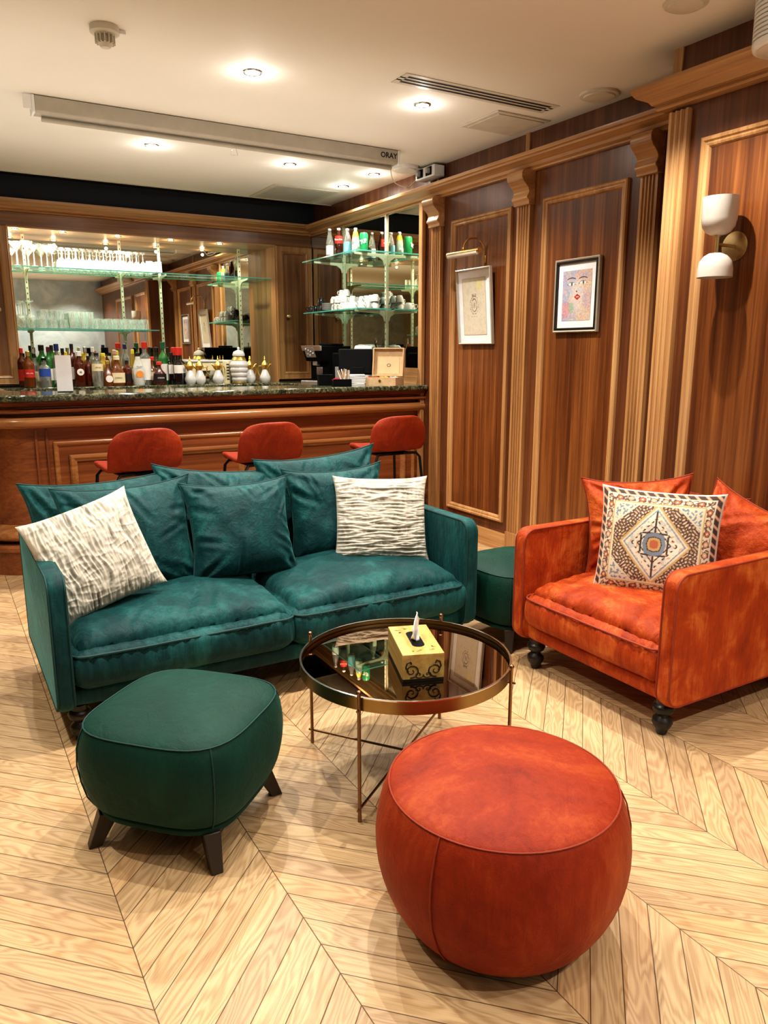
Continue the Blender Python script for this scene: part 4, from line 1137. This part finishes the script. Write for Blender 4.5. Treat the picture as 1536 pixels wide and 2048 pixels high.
def pillow(name, label, w, h, th, mat, center, az, tilt, roll=0, seed=0, wr=.013, pinch=.10, N_=84, style='velvet', pipe=None, colfn=None, cat='cushion', group=None, pw=.55):
    P = pillow_fn(w, h, th, seed, wr, pinch, N_, style, pw)
    t = thing(name, label, cat, center, 0, group)
    t.rotation_euler = (Matrix.Rotation(R(az), 3, 'Z') @ Matrix.Rotation(R(90 - tilt), 3, 'X') @ Matrix.Rotation(R(roll), 3, 'Z')).to_euler()
    m = MB(); cols = []
    for sgn in (1, -1):
        m.grid(lambda a, b: P(2 * a - 1, 2 * b - 1, sgn), N_, N_, sgn < 0)
        if colfn:
            for i in range(N_ + 1):
                for j in range(N_ + 1):
                    cols.append(colfn(2 * i / N_ - 1, 2 * j / N_ - 1, sgn) if colfn != 'ruch' else ruch_col(2 * i / N_ - 1, 2 * j / N_ - 1, sgn, w, h, seed, style))
    if colfn:
        o = obj('cover', m, mat, t, smooth=0)
        o.data.polygons.foreach_set('use_smooth', [True] * len(o.data.polygons))
        set_col(o, cols)
    else: o = obj('cover', m, mat, t, merge=True, weld=1e-4, smooth=80)
    if pipe:
        lp = []
        K = 22
        for (a, b) in ((0, 1), (1, 2), (2, 3), (3, 0)):
            cs = [(-1, -1), (1, -1), (1, 1), (-1, 1)]
            for k in range(K):
                f = k / K; u = cs[a][0] * (1 - f) + cs[b][0] * f; v = cs[a][1] * (1 - f) + cs[b][1] * f
                lp.append(P(u, v, 1) * 1.004)
        obj('piping', MB().tube(lp, .0036, 6, closed=True), pipe, t)
    return t
TC = 'teal velvet cushion '
pillow('throw_cushion', TC + 'at the far left back corner of the sofa, half hidden', .60, .44, .19, TEAL, (.565, 3.27, .605), 3, 8, 1, 1, pipe=PIPE_T, wr=.018)
pillow('throw_cushion', TC + 'leaning behind the wrinkled white cushion on the left', .52, .44, .21, TEAL, (.625, 3.09, .605), -3, 16, 2, 2, pipe=PIPE_T, wr=.018)
pillow('throw_cushion', TC + 'standing behind the middle square one, against the sofa back', .60, .45, .19, TEAL, (1.075, 3.275, .605), 0, 10, -5, 3, pipe=PIPE_T, wr=.018)
pillow('throw_cushion', 'square teal velvet cushion in front, in the middle of the sofa', .46, .42, .21, TEAL, (1.075, 3.03, .595), -2, 18, 0, 4, pipe=PIPE_T, wr=.020)
pillow('throw_cushion', TC + 'tallest at the right, back row, near the third bar stool', .62, .45, .19, TEAL, (1.575, 3.285, .635), 0, 6, 3, 5, pipe=PIPE_T, wr=.018)
pillow('throw_cushion', TC + 'upright between the middle cushion and the white one on the right', .50, .43, .20, TEAL, (1.585, 3.13, .595), 0, 10, 0, 6, pipe=PIPE_T, wr=.018)
LINEN = vcol('crinkled_linen', .85)
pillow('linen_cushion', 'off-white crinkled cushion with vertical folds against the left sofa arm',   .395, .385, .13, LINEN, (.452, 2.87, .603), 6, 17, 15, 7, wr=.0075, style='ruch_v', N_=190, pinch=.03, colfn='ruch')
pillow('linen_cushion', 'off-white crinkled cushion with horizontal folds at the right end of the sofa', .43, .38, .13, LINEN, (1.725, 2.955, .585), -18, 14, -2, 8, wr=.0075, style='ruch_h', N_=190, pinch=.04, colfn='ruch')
RC = 'rust orange velvet cushion '
pillow('throw_cushion', RC + 'at the far arm of the armchair, left of the patterned one', .44, .43, .19, RUST, (2.545, 2.175, .60), -42, 10, 4, 11, pipe=PIPE_R, wr=.016)
pillow('throw_cushion', RC + 'behind the patterned one, against the armchair back', .44, .36, .16, RUST, (2.735, 2.05, .585), -88, 8, -2, 12, pipe=PIPE_R, wr=.016)
pillow('throw_cushion', RC + 'tilted on its corner at the near arm of the armchair', .42, .38, .19, RUST, (2.665, 1.77, .585), -78, 12, -20, 13, pipe=PIPE_R, wr=.016)
def kilim(u, v, sgn):
    cream = (.64, .56, .43); dark = (.065, .035, .028); rust = (.46, .13, .06); gold = (.52, .34, .14); blue = (.20, .24, .30); peach = (.62, .34, .22); brown = (.16, .085, .06)
    au, av = abs(u), abs(v); mx = max(au, av)
    if mx > .97: return (.62, .55, .48)
    if mx > .90: return dark if int((u + v + 4) * 18) % 3 else peach
    if mx > .88: return cream
    if mx > .76:
        k = (v if au > av else u) * 5.2
        fr = (k % 1) - .5; ac = (mx - .82) / .06 * .5
        rr = math.hypot(fr * 1.1, ac)
        if rr < .12: return cream
        if rr < .30: return rust if int(k) % 2 else peach
        if rr < .38: return dark
        return cream if n3(u * 22, v * 22, 1) > -.05 else brown
    if mx > .74: return gold
    if mx > .71: return cream
    d = au / .60 + av / .76
    if d < 1:
        if d > .93: return gold
        if d > .86: return cream
        if d > .82: return blue
        rr = math.hypot(u * 1.1, v)
        rr = max(au * 1.15, av) * .8 + (au + av) * .3
        if rr < .09: return rust
        if rr < .14: return gold
        if rr < .16: return dark
        if rr < .24: return blue
        # hooks and stems
        if au < .012 and rr > .24: return dark
        hk = abs(abs(v) - .20 - .0) < .012 and au < .20
        hk2 = abs(au - .22) < .012 and av < .16
        dg = abs(d - .62) < .025 and (int((av) * 26) % 2 == 0)
        if hk or hk2 or dg: return dark
        if abs(d - .45) < .02: return dark
        if n3(u * 20, v * 20, 4) > .32: return peach
        return (.70, .64, .52) if n3(u * 9, v * 9, 2) > -.2 else (.52, .52, .48)
    if abs(au + av - 1.05) < .02: return cream
    if au + av > 1.05: return blue if n3(u * 24, v * 24, 6) > .1 else cream
    gx = math.sin(u * 52 + 2 * math.sin(v * 21)); gy = math.sin(v * 50 + 2 * math.sin(u * 19))
    q = gx * gy + .5 * n3(u * 16, v * 16, 8)
    if q > .70: return cream
    if q > .58: return peach
    if q < -.72: return gold
    if q < -.55: return (.55, .45, .36)
    return brown if q > 0 else dark
KILIM = vcol('kilim_print', .8)
pillow('patterned_cushion', 'kilim patterned cushion with a cream diamond on the rust armchair', .45, .42, .14, KILIM, (2.385, 1.94, .600), -60, 12, 0, 14, wr=.008, style='flat', N_=190, pinch=.03, colfn=kilim)

# ------------------------------------------------------------------ ottomans and pouf
def sq_ring(s, r, n=10):
    """rounded square outline with soft, slightly bowed sides"""
    pts = []
    for q in range(4):
        for k in range(n):
            a = q * PI / 2 + PI / 2 * k / n - PI / 4
            # superellipse
            c_, s_ = cos(a), sin(a)
            e = 3.6
            rr = 1 / (abs(c_) ** e + abs(s_) ** e) ** (1 / e)
            pts.append((s * rr * c_, s * rr * s_))
    return pts
def ottoman(loc, rz, label):
    t = thing('square_ottoman', label, 'ottoman', loc, rz)
    prof = [(a * 1.18, b_) for a, b_ in [(.172, .112), (.186, .122), (.198, .150), (.207, .20), (.212, .25), (.210, .30), (.203, .335), (.196, .352), (.193, .356), (.188, .360), (.172, .372), (.13, .386), (.08, .394), (.03, .397), (0, .398)]]
    n = 16; m = MB(); loops = []
    for s, z in prof:
        if s == 0: loops.append([m.V((0, 0, z))] * (4 * n)); continue
        loops.append([m.V((x, y, z)) for x, y in sq_ring(s, 0, n)])
    for A, B_ in zip(loops, loops[1:]):
        for k in range(4 * n):
            q = []
            for i in (A[k], A[(k + 1) % (4 * n)], B_[(k + 1) % (4 * n)], B_[k]):
                if i not in q: q.append(i)
            m.F(q)
    m.F(loops[0][::-1])
    b = obj('body', m, TEALD, t, smooth=80, sub=1)
    lp = [(x, y, .3555) for x, y in sq_ring(.2307, 0, n)]
    obj('top_seam', MB().tube(lp, .0022, 6, closed=True), PIPE_T, b)
    for k in range(4):
        a = PI / 4 + k * PI / 2; e = 3.6; rr = 2 ** .5 / (2 ** (1 / e))
        f = 1 / ((2 * (2 ** -.5) ** e) ** (1 / e))
        pts = [(s * f * cos(a) * 1.001, s * f * sin(a) * 1.001, z) for s, z in prof[:9]]
        obj('corner_seam', MB().tube(pts, .0020, 6), PIPE_T, b)
    m = MB(); o_ = sq_ring(.208, 0, n)
    m.prism(o_, 2, .094, .114)
    obj('base', m, TEALD, t, bevel=.006, smooth=50)
    for sx in (-1, 1):
        for sy in (-1, 1):
            m = MB()
            tp = Vector((sx * .155, sy * .155, .100)); bt = Vector((sx * .188, sy * .188, 0))
            dx = Vector((sx, sy, 0)).normalized(); dy = Vector((-sy, sx, 0)).normalized()
            ids = []
            for p, a, b2 in ((bt, .017, .016), (tp, .028, .024)):
                for i, j in ((-1, -1), (1, -1), (1, 1), (-1, 1)): ids.append(m.V(p + dx * a * i + dy * b2 * j))
            m.F((3, 2, 1, 0)); m.F((4, 5, 6, 7))
            for k in range(4): m.F((k, (k + 1) % 4, 4 + (k + 1) % 4, 4 + k))
            obj('leg', m, DARKW, t, bevel=.003)
    return t
ottoman((.520, 2.005, 0), R(-47), 'dark teal square ottoman on splayed wooden legs in the left foreground')
ottoman((2.31, 2.70, 0), R(3), 'dark teal square ottoman in the shade between sofa and armchair')

t = thing('round_pouf', 'round rust velvet pouf in the right foreground', 'pouf', (1.056, 1.245, 0))
pr = [(.200, .012), (.218, .018), (.240, .040), (.268, .085), (.290, .145), (.300, .205), (.297, .265), (.284, .320), (.270, .350), (.2645, .357), (.258, .361), (.235, .371), (.18, .383), (.11, .391), (.05, .394), (0, .395)]
m = MB(); m.lathe(pr, 72)
for i, v in enumerate(m.v):
    a = math.atan2(v.y, v.x); rr = math.hypot(v.x, v.y)
    k = 1 + .006 * n3(cos(a) * 2, sin(a) * 2, v.z * 6)
    m.v[i] = Vector((v.x * k, v.y * k, v.z + .002 * n3(v.x * 9, v.y * 9, 3) * (v.z > .1)))
b = obj('body', m, RUSTP, t, smooth=80, sub=1)
lp = [(.2665 * cos(2 * PI * k / 80), .2665 * sin(2 * PI * k / 80), .3565) for k in range(80)]
obj('top_seam', MB().tube(lp, .0022, 6, closed=True), PIPE_R, b)
for a in (-158, -38, 82):
    obj('side_seam', MB().tube([(r_ * 1.003 * cos(R(a)), r_ * 1.003 * sin(R(a)), z) for r_, z in pr[1:10]], .0018, 6), PIPE_R, b)
obj('base', MB().lathe([(0, 0), (.195, 0), (.200, .012), (0, .012)], 48), BLACKP, t)

# ------------------------------------------------------------------ coffee table
t = thing('coffee_table', 'round coffee table with dark mirrored top, brass rim and thin rod legs', 'coffee table', (1.222, 1.940, 0), R(36))
TM = plain('dark_mirror_glass', (.36, .25, .16), .012, 1, noise_amt=.01)
obj('tabletop', MB().lathe([(0, .362), (.333, .362), (.333, .369), (0, .369)], 96), TM, t)
obj('rim', MB().lathe([(.3335, .345), (.338, .345), (.338, .384), (.3335, .384)], 96, cap=False), RIMM, t)
m = MB(); m.lathe([(.3335, .345), (.3335, .384)], 96, cap=False)
obj('rim_edge', MB().lathe([(.3325, .3835), (.3390, .3835), (.3390, .3865), (.3325, .3865)], 96, cap=False), CHROME, t)
obj('underside', MB().lathe([(0, .346), (.333, .346), (.333, .361), (0, .361)], 64), BLACKP, t)
for k in range(4):
    a = k * PI / 2; c_, s_ = cos(a), sin(a)
    lg = obj('leg', MB().lathe([(0, 0), (.0062, 0), (.0062, .018), (.0055, .02), (.0055, .398), (.0075, .400), (.0078, .405), (.005, .410), (0, .411)], 14, (.348 * c_, .348 * s_, 0)), BRONZE, t, smooth=50)
    obj('bracket_pin', MB().tube([(.336 * c_, .336 * s_, .352), (.362 * c_, .362 * s_, .352)], .0035, 8), BRONZE, lg)
for a, z in ((0, .040), (PI / 2, .0485)):
    obj('stretcher', MB().tube([(-.36 * cos(a), -.36 * sin(a), z), (.36 * cos(a), .36 * sin(a), z)], .0042, 8), BRONZE, t)

# tissue box
t = thing('tissue_box', 'golden wooden tissue box with dark scroll carving on the coffee table', 'tissue box', (1.222, 1.883, .3695), R(-20.5))
BOXW = wood('golden_burl', 1, (.40, .24, .06), (.55, .36, .11), (.68, .48, .18), rough=.25, ribbon=14, fine=60)
BW, BD, BH = .064, .122, .088
m = MB(); m.box(-BW, BW, -BD, BD, .009, BH)
obj('body', m, BOXW, t, bevel=.0015)
obj('base', MB().box(-BW + .001, BW - .001, -BD + .001, BD - .001, 0, .009), BLACKW, t)
lp = []
for k in range(24):
    a = 2 * PI * k / 24
    lp.append((.020 * cos(a), .020 * sin(a) + (.045 if sin(a) > 0 else -.045)))
slot = obj('slot', MB().prism(lp, 2, BH + .0002, BH + .0008), BLACKP, t, smooth=0)
m = MB(); zs = .040
for sx in (-1, 1):
    pts = []
    for k in range(30):
        f = k / 29; a = R(-100 + 520 * f); r_ = .021 * (1 - f) ** .8 + .002
        pts.append((sx * (.036 - r_ * cos(a) * 1.0), -BD - .0008, zs - .004 + r_ * sin(a) * .95))
    m.tube(pts, .0018, 6, radii=[.0024 * (1 - .5 * k / 29) for k in range(30)])
    pts = []
    for k in range(24):
        f = k / 23; a = R(180 + 430 * f); r_ = .013 * (1 - f) + .002
        pts.append((sx * (.014 + r_ * cos(a)), -BD - .0008, zs - .017 + r_ * sin(a) * .8))
    m.tube(pts, .0015, 6)
    m.tube([(sx * .046, -BD - .0008, zs - .006), (sx * .054, -BD - .0008, zs + .008), (sx * .050, -BD - .0008, zs + .022), (sx * .040, -BD - .0008, zs + .026), (sx * .037, -BD - .0008, zs + .018)], .0024, 6)
obj('scroll_carving', m, DARKW, t)
m = MB(); random.seed(2)
for (cx, cy) in ((.03, -.088), (.045, -.065), (-.02, -.098), (.0, -.095), (-.04, .085), (-.015, .095), (-.03, .06)):
    for k in range(4):
        a = random.uniform(0, 6.28); x = cx + .007 * cos(a); y = cy + .005 * sin(a)
        m.lathe([(0, 0), (.0032, 0), (.0028, .0006), (0, .0006)], 8, (x, y, BH + .0002), sx=random.uniform(.5, 1.6))
obj('floral_print', m, plain('burnt_floral', (.30, .17, .05), .5), t)
tc = thing('tissue', 'white paper tissue sticking up out of the golden tissue box', 'tissue', (1.222, 1.883, .3695 + BH + .001), R(-20.5))
def tissue(u, v):
    a = (u - .5) * 2
    w_ = .036 * (sin(PI * min(1, v * .62 + .14))) ** .7 * (1 - .80 * max(0, v - .55) / .45)
    y = a * w_ * 1.25 - .010 + .012 * v
    x = a * w_ * .55 + .008 * sin(a * 5 + v * 2) * (1 - v) + .006 * v
    z = .088 * v * (1 - .10 * a * a)
    return (x + .003 * n3(u * 5, v * 5, 1), y + (.02 * (1 - v) ** 3 if a < 0 else -.01 * (1 - v) ** 3), max(z, 0.0))
m = MB(); m.grid(tissue, 22, 22)
o = obj('sheet', m, PAPER, tc, smooth=80)
s = o.modifiers.new('thick', 'SOLIDIFY'); s.thickness = .001

# ------------------------------------------------------------------ bar stools
def stool(loc, rz, label):
    t = thing('bar_stool', label, 'bar stool', loc, rz, 'rust velvet stools along the bar')
    # side profile (y forward, z up), seat front to back top
    pf = [(.215, .672), (.200, .697), (.12, .700), (.02, .692), (-.08, .690), (-.150, .702), (-.190, .745), (-.212, .81), (-.228, .875), (-.238, .930)]
    wd = [.150, .178, .196, .200, .205, .212, .216, .214, .200, .150]
    def fn(u, v):
        k = v * (len(pf) - 1); i = min(int(k), len(pf) - 2); f = k - i; f2 = f
        y = pf[i][0] * (1 - f2) + pf[i + 1][0] * f2; z = pf[i][1] * (1 - f2) + pf[i + 1][1] * f2
        w_ = wd[i] * (1 - f2) + wd[i + 1] * f2
        s = 2 * u - 1
        x = w_ * s
        up = max(0, 1 - v / .62)
        z += .022 * s * s * min(1, v * 4) * up                       # seat edges rise
        bk = max(0, (v - .5) / .5)
        y += .075 * s * s * bk ** .6                                   # back wraps round
        z -= .035 * abs(s) ** 4 * bk ** 3
        return (x, y, z)
    m = MB(); m.grid(fn, 14, 18)
    o = obj('seat_shell', m, RUSTS, t, smooth=80)
    s = o.modifiers.new('thick', 'SOLIDIFY'); s.thickness = .030; s.offset = 0
    b = o.modifiers.new('round', 'SUBSURF'); b.levels = 2; b.render_levels = 2
    ed = []
    for k in range(19): ed.append(fn(0, k / 18))
    for k in range(1, 15): ed.append(fn(k / 14, 1))
    for k in range(1, 19): ed.append(fn(1, 1 - k / 18))
    for k in range(1, 14): ed.append(fn(1 - k / 14, 0))
    m = MB().box(-.12, .12, -.12, .13, .655, .672)
    obj('seat_mount', m, BLACKM, t, bevel=.004)
    for sx in (-1, 1):
        for sy in (-1, 1):
            obj('leg', MB().tube([(sx * .06, sy * .13, .668), (sx * .150, sy * .150, .668), (sx * .172, sy * .162, .640), (sx * .222, sy * .215, 0)], .0095, 10), BLACKM, t)
    f = lambda z: .172 + (.222 - .172) * (.64 - z) / .64
    g = lambda z: .162 + (.215 - .162) * (.64 - z) / .64
    z = .26
    for (a, b_) in (((-f(z), g(z)), (f(z), g(z))), ((-f(z), -g(z)), (f(z), -g(z))), ((-f(z), -g(z)), (-f(z), g(z))), ((f(z), -g(z)), (f(z), g(z)))):
        obj('footrest', MB().tube([(*a, z), (*b_, z)], .0075, 8), BLACKM, t)
    return t
stool((.965, 4.45, 0), R(8), 'rust velvet bar stool nearest the left edge, behind the left sofa cushions')
stool((1.725, 4.45, 0), R(3), 'middle rust velvet bar stool, above the gap beside the tall teal cushion')
stool((2.640, 4.46, 0), R(1), 'rust velvet bar stool nearest the panelled right wall')

# ------------------------------------------------------------------ pictures and lamps on the right wall
def picture(name, label, y0, y1, z0, z1, lean, fmat, inner, mat_w, colfn, nu, nv, fw=.012, dark=None, cat='picture'):
    w = (y1 - y0) / 2; h = z1 - z0
    t = thing(name, label, cat, (XW - .008, (y0 + y1) / 2, z0))
    t.rotation_euler = (0, R(-lean), 0)
    # local: -x faces the room, y across (viewer's left = +y), z up
    m = MB(); frame_moulding(m, -w, w, 0, h, 0, [(0, 0), (0, .020), (fw * .4, .024), (fw, .020), (fw + .002, .012)])
    obj('frame', m, fmat, t, merge=True, smooth=30)
    if dark:
        m = MB(); frame_moulding(m, -w + fw, w - fw, fw, h - fw, -.002, [(0, .0), (0, .020), (.012, .020), (.014, .010)])
        obj('inner_frame', m, dark, t, merge=True, smooth=30); fw += .014
    obj('mount', MB().box(-.010, -.004, -w + fw, w - fw, fw, h - fw), mat_w, t)
    iw, ih = w - inner[0], h / 2 - inner[1]
    m = MB(); m.grid(lambda u, v: (-.0115, iw - 2 * iw * u, h / 2 - ih + 2 * ih * v), nu, nv)
    o = obj('artwork', m, vcol(name + '_art', .7), t, smooth=0)
    set_col(o, [colfn(2 * i / nu - 1, 2 * j / nv - 1) for i in range(nu + 1) for j in range(nv + 1)])
    m = MB(); m.box(-.0165, -.0155, -w + .012, w - .012, .012, h - .012)
    return t
def face(u, v):
    a = .5 + .5 * n3(u * 2.2, v * 2.6, 3); b = .5 + .5 * n3(u * 2.4 + 9, v * 2.2, 5); c = .5 + .5 * n3(u * 3 + 4, v * 3, 8)
    f = .5 + .5 * n3(u * 11, v * 14, 2)
    warm = 1 / (1 + math.exp(-4 * (u * .8 + 1.3 * n3(u * 2.5, v * 3.2, 1))))
    cool_c = Vector((.42, .62, .74)) * (1 - b) + Vector((.62, .48, .72)) * b
    warm_c = Vector((.86, .56, .40)) * (1 - a) + Vector((.84, .70, .52)) * a
    col = cool_c * (1 - warm) + warm_c * warm
    if v > .55: col = col.lerp(Vector((.78, .42, .34)) if u > 0 else Vector((.45, .42, .72)), .5 * a)
    fc = math.hypot((u - .02) / .60, (v - .05) / .78)
    if fc < 1: col = col.lerp(Vector((.86, .80, .72)), .55 * (1 - fc ** 3))
    if math.hypot(u + .78, v + .55) < .35: col = col.lerp(Vector((.85, .25, .30)), .5)
    if math.hypot(u + .35, v + .48) < .22: col = col.lerp(Vector((.35, .62, .22)), .45)
    if math.hypot(u - .75, v + .2) < .35: col = col.lerp(Vector((.55, .42, .62)), .4)
    col = col.lerp([Vector((.30, .62, .60)), Vector((.80, .45, .55)), Vector((.85, .74, .40)), Vector((.42, .45, .78))][int((n3(u * 4, v * 5, 21) + 1) * 7) % 4], .30 * (1 if fc > .8 else .35))
    col = col * (.80 + .35 * f)
    ink = Vector((.07, .07, .10))
    for ex, s in ((-.38, 1), (.42, -1)):
        ey = .47 if s > 0 else .50
        dx, dy = (u - ex) / .24, (v - ey) / .075
        lid = dy - (.75 - dx * dx * .9)
        if abs(lid) < .28 and abs(dx) < 1.15: col = ink
        if abs(dx) < 1 and abs(dy) < .65 * (1 - dx * dx) + .1: col = Vector((.82, .84, .84))
        if math.hypot(u - ex - .02, (v - ey) * .62) < .055: col = Vector((.22, .30, .26) if s < 0 else (.20, .27, .36))
        if math.hypot(u - ex - .02, (v - ey) * .62) < .028: col = ink
        bw_ = v - (.655 + .055 * (1 - ((u - ex) / .3) ** 2) )
        if abs(u - ex) < .30 and abs(bw_) < .018 * (1 + .8 * (.3 - abs(u - ex))): col = Vector((.13, .11, .13))
    if math.hypot((u - .0) / .05, (v - .16) / .035) < 1: col = Vector((.36, .16, .16))
    lx, ly = (u - .06) / .21, (v + .06) / .095
    if abs(lx) < 1 and abs(ly) < (1 - lx * lx) * (1.1 + .18 * math.cos(lx * 6.3)):
        col = Vector((.55, .06, .06))
        if abs(ly) < .25 and abs(lx) < .45: col = Vector((.80, .62, .58))
    return tuple(max(0, min(1, x)) ** 1.35 * .95 for x in col)
def crest(u, v):
    p = Vector((.66, .60, .48)) * (1 + .06 * n3(u * 4, v * 6, 1))
    if max(abs(u) / 1, abs(v)) > .975: return (.48, .42, .32)
    if n3(u * 3, v * 5, 9) > .38: p = p * .93
    if math.hypot(u - .45, (v - .72) * 1.6) < .28: p = p.lerp(Vector((.70, .62, .22)), .55)
    ink = (.16, .13, .10); y = v - .05
    r = math.hypot(u / .24, y / .24)
    if .82 < r < 1 and n3(u * 18, v * 26, 3) > -.25: return ink
    if .95 < math.hypot(u / .34, y / .30) < 1.1 and n3(u * 26, v * 30, 5) > .05: return ink
    if abs(u) < .10 and abs(y) < .10 and n3(u * 40, v * 40, 6) > .05: return ink
    if .29 < y < .40 and abs(u) < .18 and n3(u * 34, v * 34, 7) > .0: return ink
    if abs(y + .40) < .02 and abs(u) < .3 and n3(u * 60, 1, 1) > 0: return (.42, .37, .28)
    if n3(u * 14, v * 24, 12) > .46: return (.50, .45, .34)
    return tuple(p)
SILVERF = plain('pale_silver_frame', (.62, .58, .50), .35, .5)
picture('framed_print', 'pale framed print of a small crest, hanging under the brass picture lamp', 4.085, 4.465, 1.390, 1.890, 4.5, SILVERF, (.0625, .0625), PAPER, crest, 90, 150)
picture('framed_portrait', 'framed colourful watercolour of a woman\'s face with red lips', 3.160, 3.512, 1.450, 1.862, 0, SILVERF, (.062, .066), PAPER, face, 150, 190, dark=BLACKW)
t = thing('picture_lamp', 'brass picture lamp arching over the pale crest print', 'lamp', (XW, 4.215, 1.935))
m = MB(); m.T = Matrix.Translation((-.185, 0, .035)) @ Matrix.Rotation(PI / 2, 4, 'X'); m.lathe([(0, -.175), (.018, -.175), (.0185, -.165), (.0185, .165), (.018, .175), (0, .175)], 20)
sh = obj('lamp_shade', m, BRASS, t, smooth=50)
m = MB(); m.T = Matrix.Translation((-.19, 0, .025)) @ Matrix.Rotation(PI / 2, 4, 'X'); m.lathe([(0, -.160), (.0145, -.160), (.0145, .160), (0, .160)], 16)
obj('tube', m, OPAL, t)
arc = [(-.012, 0, -.08), (-.012, 0, .05)] + [(-.098 - .086 * cos(a) * -1 - 0, 0, .06 + .088 * sin(a)) for a in [PI * k / 12 for k in range(13)]]
arc = [(-.012, 0, -.08), (-.012, 0, .05)] + [(-.012 - .0865 + .0865 * cos(PI * k / 12), 0, .06 + .075 * sin(PI * k / 12)) for k in range(13)]
obj('arm', MB().tube(arc, .0055, 8), BRASS, t)
obj('swivel', MB().sphere((-.185, 0, .062), .010, 12, 8), BRASS, t)
obj('wall_clip', MB().box(-.012, -.0005, -.012, .012, -.02, .03), BRASS, t, bevel=.002)

def sconce(loc, rz, label):
    t = thing('wall_sconce', label, 'wall lamp', loc, rz)
    # local: wall at x=0, room towards -x
    m = MB(); m.T = Matrix.Rotation(-PI / 2, 4, 'Y'); m.lathe([(0, 0), (.060, 0), (.060, .008), (.052, .012), (0, .012)], 40)
    pl = obj('wall_plate', m, BRASSM, t)
    obj('arm', MB().tube([(-.010, 0, 0), (-.115, 0, 0)], .007, 10), BRASSM, t)
    obj('stem', MB().lathe([(0, -.038), (.012, -.038), (.012, -.032), (.008, -.030), (.008, .028), (.014, .030), (.014, .036), (0, .036)], 16, (-.12, 0, 0)), BRASSM, t)
    cup = [(.002, .056), (.030, .060), (.048, .070), (.063, .090), (.069, .118), (.070, .205), (.067, .205), (.066, .120), (.060, .094), (.045, .075), (.002, .062)]
    cup = [(a, b - .022) for a, b in cup]
    obj('upper_shade', MB().lathe(cup, 40, (-.12, 0, 0), cap=False), OPAL, t, smooth=50)
    dome = [(.002, -.050), (.030, -.053), (.048, -.064), (.063, -.084), (.069, -.112), (.070, -.148), (.067, -.148), (.066, -.114), (.06, -.088), (.045, -.068), (.002, -.055)]
    dome = [(a, b + .018) for a, b in dome]
    obj('lower_shade', MB().lathe(dome, 40, (-.12, 0, 0), cap=False), OPAL, t, smooth=50)
    return t
sconce((XN, 2.125, 1.770), 0, 'brass wall sconce with two off-white glass shades, up and down')
# ------------------------------------------------------------------ light
def lamp(kind, loc, power, col=(1, .93, .82), size=.05, rot=(0, 0, 0), **k):
    l = bpy.data.lights.new('light', kind); l.energy = power; l.color = col
    if kind == 'SPOT': l.shadow_soft_size = size
    elif kind == 'POINT': l.shadow_soft_size = size
    for a, b in k.items(): setattr(l, a, b)
    o = bpy.data.objects.new('light_' + kind.lower(), l); C.objects.link(o); o.location = loc; o.rotation_euler = rot
    return o
WARM = (1, .84, .62); NEU = (1, .94, .835)
S = 2.7
for x, y, l in SP: lamp('SPOT', (x, y, ZC - .02), 34 * S * (1 if y < 5 else .9 if x < 2.5 else .4), NEU, .014, spot_size=R(125), spot_blend=.6)
for x, y, p in ((.50, 2.15, 33), (1.46, 2.15, 40), (2.41, 2.15, 40), (-.45, 2.15, 34), (1.46, .60, 8), (2.41, .60, 10), (.5, .60, 6), (.50, 3.70, 0), (.42, 5.25, 26), (-.5, 3.7, 14), (1.5, -.45, 30), (2.4, -.45, 30)):  # out-of-view spots; the rearmost pair added to brighten the blue wall
    if p: lamp('SPOT', (x, y, ZC - .02), p * S, NEU, .014, spot_size=R(120), spot_blend=.6)
# niche spots
for x in (.70, 1.053, 1.492, 1.940, 2.384): lamp('SPOT', (x, 6.985, NZ1 - .03), 8 * S, (1, .90, .72), .02, spot_size=R(130), spot_blend=.5, rot=(R(14), 0, 0))
for x, y, l in SP: lamp('POINT', (x, y, ZC - .05), 1.2, (1, .96, .9), .012)
for x in (.70, 1.053, 1.492, 1.940, 2.384): lamp('POINT', (x, 6.995, NZ1 - .055), .8, (1, .88, .68), .012)
# unseen up-facing fill panels added to brighten the ceiling and its bounce
def area(loc, rot, sx, sy, p, col):
    l = bpy.data.lights.new('ceiling_fill', 'AREA'); l.shape = 'RECTANGLE'; l.size = sx; l.size_y = sy; l.energy = p; l.color = col
    o = bpy.data.objects.new('ceiling_fill', l); C.objects.link(o); o.location = loc; o.rotation_euler = rot; return o
area((.6, .5, 1.95), (PI, 0, 0), 4.0, 2.6, 18, (1, .88, .72))
area((1.0, 4.6, 2.05), (PI, 0, 0), 3.6, 2.4, 18, (1, .95, .84))

w = bpy.data.worlds.new('world'); bpy.context.scene.world = w; w.use_nodes = True
w.node_tree.nodes['Background'].inputs[0].default_value = (.9, .75, .6, 1); w.node_tree.nodes['Background'].inputs[1].default_value = .05

# ------------------------------------------------------------------ camera
cd = bpy.data.cameras.new('camera'); cam = bpy.data.objects.new('camera', cd); C.objects.link(cam)
cd.sensor_fit = 'VERTICAL'; cd.sensor_height = 36; cd.lens = 36 * 1515 / 2048
cam.location = (0, 0, 1.34); cam.rotation_euler = (R(90 - 11.96), 0, R(-30.5))
cd.clip_start = .05
sc = bpy.context.scene; sc.camera = cam
sc.view_settings.view_transform = 'Standard'
try: sc.view_settings.look = 'Medium High Contrast'
except Exception: sc.view_settings.look = 'None'
sc.view_settings.exposure = 0
cy = sc.cycles
cy.use_denoising = True; cy.use_adaptive_sampling = True; cy.adaptive_threshold = .05; cy.adaptive_min_samples = 12
cy.max_bounces = 8; cy.diffuse_bounces = 3; cy.glossy_bounces = 5; cy.transmission_bounces = 10; cy.transparent_max_bounces = 16
cy.caustics_reflective = False; cy.caustics_refractive = False; cy.sample_clamp_indirect = 6; cy.blur_glossy = .5
